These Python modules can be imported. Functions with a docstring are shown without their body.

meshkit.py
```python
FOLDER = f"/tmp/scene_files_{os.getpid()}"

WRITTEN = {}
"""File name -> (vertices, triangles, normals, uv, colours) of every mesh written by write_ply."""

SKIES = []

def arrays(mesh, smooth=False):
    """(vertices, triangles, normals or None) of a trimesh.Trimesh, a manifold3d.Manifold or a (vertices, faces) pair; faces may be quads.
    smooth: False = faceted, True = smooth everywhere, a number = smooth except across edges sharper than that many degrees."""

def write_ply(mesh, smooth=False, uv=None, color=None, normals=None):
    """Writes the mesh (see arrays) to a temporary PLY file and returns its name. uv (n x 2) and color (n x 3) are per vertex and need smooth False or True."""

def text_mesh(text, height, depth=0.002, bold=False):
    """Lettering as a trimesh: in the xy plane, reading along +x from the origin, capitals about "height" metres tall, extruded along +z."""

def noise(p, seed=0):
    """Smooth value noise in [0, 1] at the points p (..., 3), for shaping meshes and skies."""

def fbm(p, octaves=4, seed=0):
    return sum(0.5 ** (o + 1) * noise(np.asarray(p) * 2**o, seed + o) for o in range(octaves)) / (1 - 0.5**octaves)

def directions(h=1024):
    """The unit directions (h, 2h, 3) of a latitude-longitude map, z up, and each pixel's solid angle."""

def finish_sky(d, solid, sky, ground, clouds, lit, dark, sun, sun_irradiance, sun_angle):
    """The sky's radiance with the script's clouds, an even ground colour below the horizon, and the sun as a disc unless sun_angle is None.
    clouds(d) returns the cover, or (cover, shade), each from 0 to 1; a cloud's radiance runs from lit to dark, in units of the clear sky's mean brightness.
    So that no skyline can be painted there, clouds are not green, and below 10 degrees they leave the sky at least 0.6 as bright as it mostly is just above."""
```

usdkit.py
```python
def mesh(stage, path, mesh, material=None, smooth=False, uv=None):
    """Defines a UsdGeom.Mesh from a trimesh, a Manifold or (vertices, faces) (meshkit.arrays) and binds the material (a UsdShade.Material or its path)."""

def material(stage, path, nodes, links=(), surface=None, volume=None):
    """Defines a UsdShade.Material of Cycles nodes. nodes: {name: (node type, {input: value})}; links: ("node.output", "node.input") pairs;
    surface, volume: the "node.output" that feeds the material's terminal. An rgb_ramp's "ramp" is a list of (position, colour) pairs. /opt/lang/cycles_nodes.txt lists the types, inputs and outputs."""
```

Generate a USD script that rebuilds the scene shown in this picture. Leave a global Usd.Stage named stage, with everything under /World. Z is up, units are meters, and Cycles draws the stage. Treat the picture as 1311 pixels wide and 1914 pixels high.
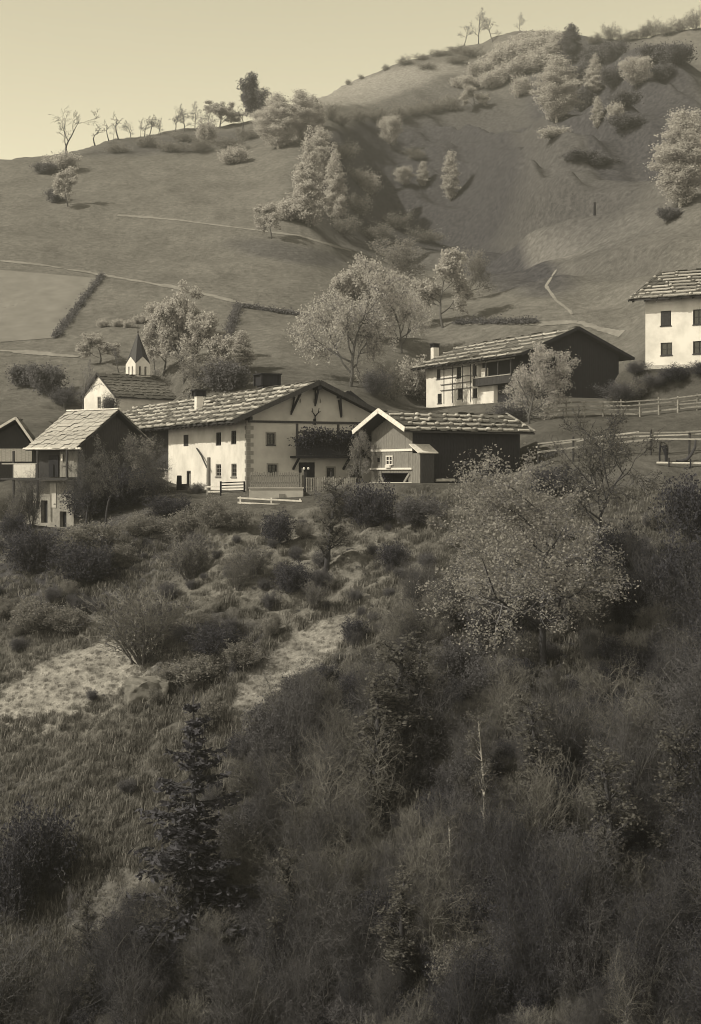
import math, random
import numpy as np
import manifold3d as m3
import trimesh, usdkit, meshkit
from scipy.interpolate import PchipInterpolator
from scipy.ndimage import gaussian_filter
from pxr import Usd, UsdGeom, UsdLux, UsdShade, Sdf, Gf, Vt

random.seed(7); np.random.seed(7)
stage = Usd.Stage.CreateInMemory()
UsdGeom.SetStageUpAxis(stage, 'Z'); UsdGeom.SetStageMetersPerUnit(stage, 1.0)
UsdGeom.Xform.Define(stage, '/World'); UsdGeom.Scope.Define(stage, '/World/Looks')

# ------------------------------------------------------------------ camera, sky, sun, exposure
F, CX, HOR = 2730.0, 655.5, 885.0          # focal length and horizon in photograph pixels (1311 x 1914)
cam = UsdGeom.Camera.Define(stage, '/World/camera')
cam.CreateHorizontalApertureAttr(36.0); cam.CreateVerticalApertureAttr(36.0*1914/1311)
FL = F/1311*36.0
cam.CreateFocalLengthAttr(FL)
cam.CreateVerticalApertureOffsetAttr((HOR-957.0)/F*FL)
cam.CreateClippingRangeAttr((0.5, 20000.0))
cam.AddTransformOp().Set(Gf.Matrix4d(1,0,0,0, 0,0,1,0, 0,-1,0,0, 0,0,0,1))   # looks along +y, level
cam.CreateExposureAttr(0.76)
HAZE = 0.00022
SUN_EL, SUN_AZ = math.radians(41), math.atan2(-0.92, -0.39)
S = np.array([math.cos(SUN_EL)*math.sin(SUN_AZ), math.cos(SUN_EL)*math.cos(SUN_AZ), math.sin(SUN_EL)])
sun = UsdLux.DistantLight.Define(stage, '/World/sun')
sun.CreateIntensityAttr(0.72); sun.CreateAngleAttr(0.5); sun.CreateNormalizeAttr(True); sun.CreateColorAttr(Gf.Vec3f(1.0, 0.92, 0.68))
zx = np.cross([0, 0, 1], S); zx /= np.linalg.norm(zx); zy = np.cross(S, zx)
sun.AddTransformOp().Set(Gf.Matrix4d(*zx, 0, *zy, 0, *S, 0, 0, 0, 0, 1))
sky = UsdLux.DomeLight.Define(stage, '/World/sky')
skymat = usdkit.material(stage, '/World/Looks/sky', {
    's': ('sky_texture', {'sky_type': 'single_scattering', 'sun_disc': False, 'sun_elevation': SUN_EL, 'sun_rotation': SUN_AZ, 'altitude': 1200.0, 'aerosol_density': 1.8}),
    'bw': ('rgb_to_bw', {}), 't': ('mix', {'mix_type': 'multiply', 'fac': 1.0, 'color2': (1.07, 0.97, 0.67)}),
    'b': ('background_shader', {'strength': 0.15})},
    [('s.color', 'bw.color'), ('bw.val', 't.color1'), ('t.color', 'b.color')], surface='b.background')
UsdShade.MaterialBindingAPI.Apply(sky.GetPrim()).Bind(skymat)
sky.GetPrim().SetCustomDataByKey('kind', 'structure')

# ------------------------------------------------------------------ helpers: scene
used = {}
def numbered(path):
    n = used.get(path, -1) + 1; used[path] = n
    return path if n == 0 else '%s_%03d' % (path, n)
def tag(p, label=None, cat=None, group=None, kind=None):
    p = p.GetPrim() if hasattr(p, 'GetPrim') else p
    for k, v in (('label', label), ('category', cat), ('group', group), ('kind', kind)):
        if v: p.SetCustomDataByKey(k, v)
    return p
def thing(name, label, cat, loc=(0, 0, 0), rz=0, group=None):
    x = UsdGeom.Xform.Define(stage, numbered('/World/' + name))
    x.AddTranslateOp().Set(Gf.Vec3d(*map(float, loc)))
    if rz: x.AddRotateZOp().Set(float(rz))
    tag(x, label, cat, group)
    return x.GetPrim()
def part(parent, name, mesh, mat, label=None, smooth=False, kind=None):
    if isinstance(mesh, MB): mesh = mesh.get()
    base = str(parent.GetPath()) if parent else '/World'
    m = usdkit.mesh(stage, numbered(base + '/' + name), mesh, MAT[mat], smooth)
    tag(m, label, kind=kind)
    return m.GetPrim()

class MB:
    """collects triangles"""
    def __init__(s): s.v, s.f, s.n = [], [], 0
    def add(s, v, f):
        v = np.asarray(v, float); s.v.append(v); s.f.append(np.asarray(f, int) + s.n); s.n += len(v); return s
    def get(s): return (np.vstack(s.v), np.vstack(s.f))
    def obox(s, c, a, b, d):
        c, a, b, d = (np.asarray(q, float) for q in (c, a, b, d))
        if np.dot(np.cross(a, b), d) < 0: a = -a
        v = [c + i*a + j*b + k*d for k in (-1, 1) for j in (-1, 1) for i in (-1, 1)]
        f = [[0,2,3],[0,3,1],[4,5,7],[4,7,6],[0,1,5],[0,5,4],[2,6,7],[2,7,3],[0,4,6],[0,6,2],[1,3,7],[1,7,5]]
        return s.add(v, f)
    def box(s, x0, x1, y0, y1, z0, z1):
        return s.obox([(x0+x1)/2, (y0+y1)/2, (z0+z1)/2], [abs(x1-x0)/2, 0, 0], [0, abs(y1-y0)/2, 0], [0, 0, abs(z1-z0)/2])
    def beam(s, p, q, w, h, up=(0, 0, 1)):
        p, q, up = (np.asarray(t, float) for t in (p, q, up)); d = q - p; L = np.linalg.norm(d); u = d/L
        sd = np.cross(u, up)
        if np.linalg.norm(sd) < 1e-3: sd = np.cross(u, [1, 0, 0])
        sd /= np.linalg.norm(sd); t = np.cross(sd, u)
        return s.obox((p+q)/2, d/2, sd*w/2, t*h/2)
    def tube(s, pts, rad, sides=6):
        p = np.asarray(pts, float); rad = np.broadcast_to(rad, (len(p),))
        t = np.gradient(p, axis=0); t /= np.linalg.norm(t, axis=1, keepdims=True) + 1e-12
        ref = np.array([1.0, 0, 0]) if abs(t[0][0]) < 0.8 else np.array([0, 1.0, 0])
        a = np.cross(t, ref); a /= np.linalg.norm(a, axis=1, keepdims=True) + 1e-12
        b = np.cross(t, a); an = np.arange(sides)*2*np.pi/sides
        v = p[:, None] + rad[:, None, None]*(np.cos(an)[None, :, None]*a[:, None] + np.sin(an)[None, :, None]*b[:, None])
        f = []
        for i in range(len(p)-1):
            for j in range(sides):
                k = (j+1) % sides; q = i*sides
                f += [[q+j, q+k, q+sides+k], [q+j, q+sides+k, q+sides+j]]
        if sides > 3:
            e = (len(p)-1)*sides
            f += [[e, e+j, e+j+1] for j in range(1, sides-1)] + [[0, j+1, j] for j in range(1, sides-1)]
        return s.add(v.reshape(-1, 3), f)
    def man(s, m):
        mm = m.to_mesh(); return s.add(mm.vert_properties[:, :3], mm.tri_verts)

# ------------------------------------------------------------------ materials
MAT = {}
def sep(v, t=1.0): return (v*(1.03-.08*(1-t)), v*.993, v*(1.02 + 0.75*(1-t)))
def mat(name, v, scale=3.0, var=0.25, rough=0.9, stretch=(1, 1, 1), bump=0.0, rnd=0.0, t=1.0, detail=4.0, obj=True, ramp=(0.3, 0.7)):
    n = {'tc': ('texture_coordinate', {}), 'g': ('geometry', {}), 'm': ('mapping', {'mapping_type': 'point', 'scale': tuple(stretch)}),
         'n': ('noise_texture', {'scale': scale, 'detail': detail, 'roughness': 0.62}),
         'r': ('rgb_ramp', {'ramp': [(ramp[0], sep(v*(1-var), t)), (ramp[1], sep(v*(1+var), t))]}),
         'p': ('principled_bsdf', {'roughness': rough, 'specular_ior_level': 0.2})}
    l = [('tc.object' if obj else 'g.position', 'm.vector'), ('m.vector', 'n.vector'), ('n.fac', 'r.fac')]
    src = 'r.color'
    if rnd:
        n['oi'] = ('geometry', {}) if rnd < 0 else ('object_info', {})
        n['mr'] = ('map_range', {'range_type': 'linear', 'from_min': 0.0, 'from_max': 1.0, 'to_min': 1-abs(rnd), 'to_max': 1+abs(rnd)})
        n['mu'] = ('vector_math', {'math_type': 'scale'})
        l += [('oi.random_per_island' if rnd < 0 else 'oi.random', 'mr.value'), (src, 'mu.vector1'), ('mr.result', 'mu.scale')]
        src = 'mu.vector'
    l.append((src, 'p.base_color'))
    if bump:
        n['b'] = ('bump', {'strength': 1.0, 'distance': bump}); l += [('n.fac', 'b.height'), ('b.normal', 'p.normal')]
    MAT[name] = usdkit.material(stage, '/World/Looks/' + name, n, l, surface='p.BSDF')
def leafmat(name, v, t=1.0, rnd=0.3, trans=0.35):
    n = {'g': ('geometry', {}), 'mr': ('map_range', {'range_type': 'linear', 'from_min': 0.0, 'from_max': 1.0, 'to_min': 1-rnd, 'to_max': 1+rnd}),
         'c': ('color', {'value': sep(v, t)}), 'mu': ('vector_math', {'math_type': 'scale'}),
         'd': ('principled_bsdf', {'roughness': 0.75, 'specular_ior_level': 0.15}), 'tr': ('translucent_bsdf', {}), 'mx': ('mix_closure', {'fac': trans})}
    l = [('g.random_per_island', 'mr.value'), ('c.color', 'mu.vector1'), ('mr.result', 'mu.scale'), ('mu.vector', 'd.base_color'), ('mu.vector', 'tr.color'),
         ('d.BSDF', 'mx.closure1'), ('tr.BSDF', 'mx.closure2')]
    MAT[name] = usdkit.material(stage, '/World/Looks/' + name, n, l, surface='mx.closure')
mat('plaster', 0.50, 0.55, 0.2, bump=0.012, detail=7.0, ramp=(.25, .6))
mat('plaster_old', 0.38, 1.6, 0.18, bump=0.015)
mat('plaster_grey', 0.33, 0.6, 0.16, bump=0.01)
mat('quoin', 0.17, 2.0, 0.2)
mat('rock', 0.12, 1.8, 0.3, bump=0.05)
mat('stone_wall', 0.20, 1.8, 0.3, bump=0.05)
mat('stone', 0.30, 3.0, 0.3, rnd=0.3, bump=0.02)
mat('plank_light', 0.50, 4.0, 0.2, stretch=(1, 6, 6), rnd=0.22)
mat('plank_mid', 0.27, 4.0, 0.3, stretch=(1, 6, 6), rnd=0.3)
mat('roof_lath', 0.36, 4.0, 0.3, stretch=(1, 6, 6), rnd=0.4)
mat('shingle', 0.085, 3.0, 0.35, rnd=0.35)
mat('shingle_pale', 0.29, 5.0, 0.2, rnd=0.15)
mat('wood_grey', 0.21, 5.0, 0.3, stretch=(5, 5, 0.6), rnd=-0.25)
mat('wood_dark', 0.05, 5.0, 0.35, stretch=(5, 5, 0.6), rnd=-0.3, t=0.8)
mat('wood_black', 0.036, 5.0, 0.45, stretch=(5, 5, 0.6), rnd=-0.55, t=0.5)
mat('wood_pale', 0.56, 5.0, 0.18)
mat('rail', 0.18, 6.0, 0.3, rnd=0.25)
mat('frame', 0.30, 4.0, 0.2)
mat('spire', 0.03, 6.0, 0.2, t=0.6, rough=0.6)
mat('bark', 0.075, 6.0, 0.35, stretch=(4, 4, 1), t=0.9)
mat('bark_dark', 0.04, 6.0, 0.35, stretch=(4, 4, 1), t=0.7)
mat('bark_pale', 0.30, 3.0, 0.4, stretch=(1, 1, 3))
mat('twig', 0.12, 3.0, 0.2, t=.8); mat('twig_grey', 0.14, 3.0, 0.3); mat('twig_scrub', 0.065, 3.0, 0.3, t=.8)
mat('path', 0.165, 1.0, 0.2, obj=False)
mat('field', 0.14, 0.5, 0.1, obj=False, stretch=(1, 1, 1))
mat('iron', 0.05, 3, 0.1)
MAT['glass'] = usdkit.material(stage, '/World/Looks/glass', {'p': ('principled_bsdf', {'base_color': (0.012, 0.012, 0.014), 'roughness': 0.12})}, [], surface='p.BSDF')
leafmat('leaf_blossom', 0.60, trans=.45); leafmat('leaf_apple', 0.36, trans=.4); leafmat('leaf_light', 0.36, trans=.5); leafmat('leaf_weed', 0.27, trans=.4); leafmat('leaf_pale', 0.62, trans=.5); leafmat('leaf_mid', 0.16, trans=.45); leafmat('leaf_scrub', 0.125, .75, trans=.4); leafmat('leaf_far', 0.16, .8, trans=.4); leafmat('leaf_dark', 0.06, 0.5); leafmat('needle', 0.075, 0.6, trans=0.15)  # leaf_scrub, like twig_scrub, is darkened to stand in for shade on the lower slope
leafmat('grass_blade', 0.19, 1.0, 0.35, 0.3); leafmat('grass_dry', 0.3, 1.0, 0.3, 0.3)

# ------------------------------------------------------------------ terrain
COLS = {
 -500: [(1914,70),(1500,80),(1300,87),(1150,95),(1000,106),(900,118),(830,128),(760,146),(650,185),(500,240),(420,270),(350,300)],
 20:   [(1914,62),(1700,66),(1500,72),(1300,79),(1150,87),(1000,98),(975,101),(900,113),(830,125),(790,140),(772,160),(700,177),(650,190),(500,237),(400,286),(330,328),(300,350)],
 250:  [(1914,60),(1700,65),(1500,70.5),(1300,77),(1150,85),(1000,95),(930,102),(890,112),(830,124),(790,140),(776,158),(740,166),(660,186),(560,216),(450,266),(350,316),(280,362),(258,385)],
 461:  [(1914,58),(1700,63),(1500,68),(1300,74.5),(1150,81),(1000,90.5),(955,96),(920,103),(895,118),(820,133),(730,150),(660,176),(560,216),(450,264),(350,312),(280,352),(235,392)],
 580:  [(1914,57),(1700,61.5),(1500,66.5),(1300,73),(1150,80),(1000,89.5),(955,96),(920,103),(893,117),(820,133),(720,155),(600,200),(500,240),(420,270),(330,304),(260,338),(200,400),(188,430)],
 700:  [(1914,55),(1700,59.5),(1500,64.5),(1300,71),(1150,78),(1000,88.5),(935,97),(906,102),(885,113),(740,150),(640,186),(560,224),(480,288),(420,340),(350,372),(280,398),(220,425),(160,460),(138,482)],
 800:  [(1914,54),(1700,58),(1500,63),(1300,69.5),(1150,76.5),(1000,87),(905,101),(885,111),(776,148),(764,174),(640,194),(600,208),(520,265),(450,340),(380,382),(300,410),(230,432),(160,458),(110,482),(100,490)],
 900:  [(1914,53),(1700,57),(1500,62),(1300,68.5),(1150,75.5),(1000,86),(898,100),(860,110),(772,146),(757,168),(640,188),(590,202),(520,248),(470,310),(400,368),(300,402),(200,436),(100,480),(76,495)],
 1000: [(1914,52),(1700,56),(1500,60.5),(1300,67),(1150,74.5),(1000,85),(900,97),(852,104),(775,119),(754,150),(640,180),(560,205),(480,240),(440,278),(400,322),(330,362),(250,394),(150,432),(90,465),(72,482)],
 1150: [(1914,51),(1700,54.5),(1500,59),(1300,65.5),(1150,73),(1000,84),(920,93),(851,101),(775,116),(756,144),(690,168),(640,180),(560,197),(480,216),(420,242),(370,275),(320,326),(250,368),(150,408),(80,445)],
 1300: [(1914,50),(1700,53.5),(1500,58),(1300,64),(1150,71.5),(1000,82.5),(920,91),(850,99),(772,112),(688,130),(640,148),(550,175),(460,200),(380,226),(300,272),(200,335),(120,385),(55,430)],
 1800: [(1914,48),(1500,55),(1300,61),(1000,78),(850,93),(700,122),(550,160),(460,180),(380,200),(200,280),(0,400)]}
SKY = np.array([(-500,345),(20,302),(120,285),(250,258),(370,243),(440,236),(520,222),(580,188),(640,160),(720,130),(800,103),(860,86),(930,76),(1000,72),(1100,76),(1200,68),(1311,52),(1800,0)], float)
PX = np.arange(-500, 1801, 20.0); PY = np.arange(-300, 2500, 8.0)
_cp = sorted(COLS); _lg = []
for c in _cp:
    k = np.array(sorted(COLS[c]), float); ly = np.log(k[:, 1]); f = PchipInterpolator(k[:, 0], ly); g = f(np.clip(PY, k[0, 0], k[-1, 0]))
    g = g + np.where(PY < k[0, 0], (PY-k[0, 0])*(ly[1]-ly[0])/(k[1, 0]-k[0, 0]), 0) + np.where(PY > k[-1, 0], (PY-k[-1, 0])*(ly[-1]-ly[-2])/(k[-1, 0]-k[-2, 0]), 0)
    _lg.append(g)
LG = PchipInterpolator(np.array(_cp, float), np.array(_lg), axis=0)(PX)      # px x py -> log depth
LG = gaussian_filter(LG, (2.2, 1.0), mode='nearest')
LG = np.minimum.accumulate(LG - np.arange(len(PY))*1e-6, axis=1)

def sstep(a, b, x):
    t = np.clip((x-a)/(b-a), 0, 1); return t*t*(3-2*t)
AZ = np.radians(np.concatenate([np.arange(-180, -40, 5), np.arange(-40, -15, 1.0), np.arange(-15, 15, 0.054), np.arange(15, 40, 1.0), np.arange(40, 181, 5)]))
RR = np.concatenate([[0.5, 3, 8, 14, 20, 27, 34, 40, 44], 47*(104/47)**np.linspace(0, 1, 420), 104*(520/104)**np.linspace(0, 1, 330)[1:], [540, 570, 620, 700, 850, 1100, 1500]])
def front_z(az, Y):
    """height on the forward terrain at depth Y (array) for one azimuth"""
    px = np.clip(CX + F*math.tan(az), -490, 1790)
    i = (px+500)/20; a = int(i); w = i-a
    lg = LG[a]*(1-w) + LG[min(a+1, len(PX)-1)]*w
    sky_py = np.interp(px, SKY[:, 0], SKY[:, 1]); lys = np.interp(sky_py, PY, lg); Ys = math.exp(lys)
    py = np.interp(np.log(np.maximum(Y, 1)), lg[::-1], PY[::-1])
    z = (HOR-py)/F*Y
    zs = (HOR-sky_py)/F*Ys
    z = np.where(Y > Ys, np.maximum(zs - 0.02*(Y-Ys) - 0.0012*(Y-Ys)**2, np.minimum(zs-20, 0) - 40), z)
    Yb = math.exp(np.interp(1960, PY, lg)); zb = (HOR-1960)/F*Yb
    return np.where(Y < Yb, np.interp(Y, [0, 2, 10, Yb-14, Yb], [-1.7, -1.75, -7, zb-4.5, zb]), z), px
GZ = np.zeros((len(AZ), len(RR)))
for i, az in enumerate(AZ):
    azc = np.clip(az, -math.radians(32), math.radians(32)); Y = RR*math.cos(azc)
    z, _ = front_z(azc, Y)
    w = sstep(math.radians(34), math.radians(85), abs(az))
    GZ[i] = z*(1-w) + w*np.maximum(-1.7-0.10*RR, -45)
GX = RR[None, :]*np.sin(AZ)[:, None]; GY = RR[None, :]*np.cos(AZ)[:, None]
# relief: hummocks, terracettes, erosion; amplitude grows a little with distance
P3 = np.stack([GX, GY, np.zeros_like(GX)], -1)
def fb(s, o=3, seed=0, sx=1.0, sy=1.0): return meshkit.fbm(P3/np.array([s*sx, s*sy, 1]), o, seed) - 0.5
near = 1 - sstep(92, 101, GY); far = sstep(135, 180, GY); R_ = np.hypot(GX, GY)
vis = sstep(30, 50, R_)
GPX = CX + F*GX/np.maximum(GY, 1); GPY = HOR - F*GZ/np.maximum(GY, 1)
def blob(cx, cy, rx, ry, ang=0.0, soft=0.35):
    a = math.radians(ang); dx, dy = GPX-cx, GPY-cy
    u = (dx*math.cos(a)+dy*math.sin(a))/rx; v = (-dx*math.sin(a)+dy*math.cos(a))/ry
    return np.where(GY > 20, 1 - sstep(1-soft, 1+soft, np.hypot(u, v)), 0)
dry0 = np.clip(blob(150, 1262, 190, 62, -20) + blob(545, 1240, 150, 48, -38), 0, 1)
tuss = (1-.8*dry0)*np.clip(blob(560, 1060, 230, 120, -25) + blob(250, 1010, 200, 110, -30) + blob(130, 1260, 200, 90, -25), 0, 1)
GZ += vis*near*(1-.65*dry0)*(fb(9, 3, 1)*2.2 + fb(2.2, 3, 2)*0.75) + vis*near*tuss*(fb(1.0, 2, 3, 1.8, 0.7)*1.25)
GZ += far*(fb(42, 3, 4)*2.6 + fb(9, 3, 5)*1.1 + fb(3, 2, 6)*0.45) + (1-near)*(1-far)*fb(2.0, 3, 7)*0.35
def base_at(px, py):
    t = (px-CX)/F; i = int(np.argmin(np.abs(np.tan(AZ)-t) + 9*(np.abs(AZ) > 1))); e = GZ[i] - (HOR-py)/F*GY[i]
    k = np.nonzero((e[1:] >= 0) & (e[:-1] < 0) & (GY[i][1:] > 45))[0][0]; return np.array([GX[i, k+1], GY[i, k+1]])
def ridge(pts, h, sunny=13.0, lee=5.5):
    q = np.array([base_at(*p) for p in pts]); best = np.full(GX.shape, 1e9); side = np.zeros(GX.shape)
    sel = (GX > q[:, 0].min()-60) & (GX < q[:, 0].max()+60) & (GY > q[:, 1].min()-60) & (GY < q[:, 1].max()+60)
    x, y = GX[sel], GY[sel]; bb, ss, tt = np.full(x.shape, 1e9), np.zeros(x.shape), np.zeros(x.shape)
    for n, (a, b) in enumerate(zip(q[:-1], q[1:])):
        d = b-a; L = np.hypot(*d); t = np.clip(((x-a[0])*d[0]+(y-a[1])*d[1])/L**2, 0, 1); cx, cy = x-a[0]-t*d[0], y-a[1]-t*d[1]; r = np.hypot(cx, cy)
        m = r < bb; bb[m] = r[m]; ss[m] = np.sign(d[0]*(y-a[1])-d[1]*(x-a[0]))[m]; tt[m] = ((n+t)/(len(q)-1))[m]
    fade = np.clip(np.sin(np.pi*tt)*1.5, 0, 1)**1.5
    GZ[sel] += h*fade*np.exp(-(bb/np.where(ss > 0, lee, sunny))**2)
for pts, h in (([(950, 248), (1040, 290), (1110, 330), (1185, 352)], 7), ([(1060, 232), (1150, 266), (1245, 290)], 6), ([(1180, 125), (1240, 168), (1300, 195)], 7)): ridge(pts, h, 12, 5.5)
ridge([(1245, 352), (1180, 372), (1110, 402), (1040, 425), (960, 455), (900, 478)], -4.5, 6, 6)     # the gully of the right-hand valley
RB = random.Random(31)
for x, y, n in ((830, 300, 7), (905, 345, 5), (960, 270, 3), (1085, 215, 3), (1190, 160, 3), (700, 300, 5)):       # narrow ribs down the slope, added to cast streaks of shade
    for k in range(n):
        a, b = x + RB.uniform(-25, 45) + k*6, y + (k-n/2)*20 + RB.uniform(-8, 8); L = RB.uniform(90, 170); sl = RB.uniform(.55, .8)
        pts = [(a+L*t, b+L*t*sl*(1-.25*t)+RB.uniform(-4, 4)) for t in (0, .33, .66, 1)]
        if min(p[1] for p in pts) > 240 or x > 1000: ridge(pts, RB.uniform(2.2, 3.8), RB.uniform(4, 7), RB.uniform(2.0, 3.0))
# ledges on the hill's dark flank, banks on the slopes
GZ += far*sstep(620, 760, GPX)*(1-sstep(1150, 1250, GPX))*fb(11, 2, 8, 3.0, 0.6)*1.6
def rot(a, su, sv, o, seed):
    c, n = math.cos(a), math.sin(a); return meshkit.fbm(np.stack([(GX*c+GY*n)/su, (-GX*n+GY*c)/sv, np.zeros_like(GX)], -1), o, seed) - 0.5
ribs = np.clip(blob(1060, 300, 260, 210, 25, .6) + .6*blob(760, 360, 180, 130, 20, .6), 0, 1)
GZ += far*ribs*(rot(math.radians(-66), 80, 10.0, 2, 18)*17.0 + rot(math.radians(-60), 30, 4.0, 2, 19)*3.0)
GZ += far*(1-ribs)*rot(0.08, 22, 1.9, 2, 20)*0.7
GZ += vis*near*(rot(math.radians(42), 14, 2.0, 3, 21)*1.5)*(.35+.65*np.clip(tuss+blob(450, 1250, 420, 160, -28), 0, 1))
def pads(c, th, x0, x1, y0, y1, z, soft=3.0):
    dx, dy = GX-c[0], GY-c[1]; u = dx*math.cos(th)+dy*math.sin(th); v = -dx*math.sin(th)+dy*math.cos(th)
    d = np.hypot(np.maximum(np.maximum(x0-u, u-x1), 0), np.maximum(np.maximum(y0-v, v-y1), 0))
    w = 1 - sstep(0, soft, d); GZ[:] = GZ*(1-w) + z*w
def P(px, py, Y): return np.array([(px-CX)/F*Y, Y, (HOR-py)/F*Y])

class Frame:
    """local frame of a building: x along the wall to the right, y into the depth"""
    def __init__(s, px, py, Y, deg):
        s.o = P(px, py, Y); s.deg = deg; s.t = math.radians(deg); s.c, s.s = math.cos(s.t), math.sin(s.t)
    def loc(s, p): d = np.asarray(p)-s.o; return np.array([d[0]*s.c+d[1]*s.s, -d[0]*s.s+d[1]*s.c, d[2]])
    def hit(s, px, py, axis, off=0.0):
        """where the line of sight meets the plane x=off (axis 0) or y=off (axis 1); local coordinates"""
        a = s.loc([0, 0, 0]); b = s.loc(P(px, py, 100.0)); t = (off-a[axis])/(b[axis]-a[axis]); return a + (b-a)*t
    def pad(s, x0, x1, y0, y1, z=0.0, soft=3.0): pads(s.o, s.t, x0, x1, y0, y1, s.o[2]+z, soft)
FH = Frame(461, 916, 104, 25.5)      # main farmhouse
FB = Frame(772, 902, 101, 32)        # small barn: near corner; gable on x=-? see below
FU = Frame(985, 748, 150, 25)        # upper house
FR = Frame(1420, 682, 124, 57)       # white house at the right edge
FL_ = Frame(137, 985, 101, 52)       # left barn
FC = Frame(216, 778, 158, 42)        # church
FH.pad(-0.5, 11.5, -1, 44, -0.05); FU.pad(-0.5, 13, -7, 23, -0.05, 5); FR.pad(-1, 14, -1, 12, -0.05, 2); FB.pad(-2, 10.5, -1.6, 6.5, -0.03, 2.5); FC.pad(-1, 9, -1, 7, -0.05, 4)
FL_.pad(-1, 9, -0.5, 8, -0.1, 2)
def ground(x, y):
    az = math.atan2(x, y); r = math.hypot(x, y)
    i = min(max(np.searchsorted(AZ, az)-1, 0), len(AZ)-2); j = min(max(np.searchsorted(RR, r)-1, 0), len(RR)-2)
    u = (az-AZ[i])/(AZ[i+1]-AZ[i]); v = (r-RR[j])/(RR[j+1]-RR[j])
    return (GZ[i, j]*(1-u)+GZ[i+1, j]*u)*(1-v) + (GZ[i, j+1]*(1-u)+GZ[i+1, j+1]*u)*v
def on(px, py, y0=45.0):
    """the first point of the ground that the line of sight through a photograph pixel meets"""
    t = (px-CX)/F; q = (HOR-py)/F; az = math.atan(t)
    i = min(max(np.searchsorted(AZ, az)-1, 0), len(AZ)-2); u = (az-AZ[i])/(AZ[i+1]-AZ[i])
    z = GZ[i]*(1-u)+GZ[i+1]*u; Y = RR*math.cos(az)
    e = z - q*Y; ok = np.nonzero((e[1:] >= 0) & (e[:-1] < 0) & (Y[1:] > y0))[0]
    if len(ok) == 0:      # above the skyline: stand on the crest
        k = np.argmax(np.where((Y > 150) & (Y < 700), z/Y, -9)); Yh = Y[k]
    else:
        k = ok[0]; w = -e[k]/(e[k+1]-e[k]); Yh = Y[k]*(1-w)+Y[k+1]*w
    x = t*Yh; return np.array([x, Yh, ground(x, Yh)])
# ground cover: dry grass, heathland, bare rock; the dark cover also paints in shade
dry = np.clip(blob(150, 1268, 190, 62, -20) + blob(545, 1240, 150, 48, -38) + blob(20, 1330, 60, 26, -30) + blob(200, 1680, 110, 40, -35)*0.6 + blob(1000, 468, 100, 18, -8)*0.45 + blob(1120, 440, 120, 16, -14)*0.3
              + blob(700, 165, 150, 22, -14)*0.9 + blob(780, 1225, 0.1, 0.1), 0, 1)
heath_and_shade = np.clip(blob(980, 320, 280, 150, 20, .5)*0.72 + blob(760, 370, 190, 120, 12)*0.8 + blob(690, 300, 110, 60)*0.6 + blob(1170, 195, 190, 110, 25)*0.95 + blob(1060, 305, 120, 30, 18)*0.7 + blob(120, 1060, 210, 100, -12)*0.9 + blob(1180, 1500, 420, 520)*0.9 + blob(760, 1700, 480, 420, 0, .5)*.75 + blob(250, 1900, 330, 130)*.6
                + blob(320, 272, 170, 18, -6)*0.6 + blob(960, 505, 110, 40, 10)*0.8 + blob(400, 1230, 120, 60, -20)*0.8 + blob(60, 1620, 130, 200)*0.6 + blob(540, 470, 110, 18, 8)*0.6, 0, 1)
mid = sstep(300, 200, GPY)*0 + far
COV = np.stack([np.clip(dry + 0.28*far + .4*tuss*near*(1-heath_and_shade), 0, 1), heath_and_shade, vis*near], -1)
na, nr = GZ.shape
ii, jj = np.meshgrid(np.arange(na-1), np.arange(nr-1), indexing='ij'); q0 = ii*nr+jj
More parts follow.
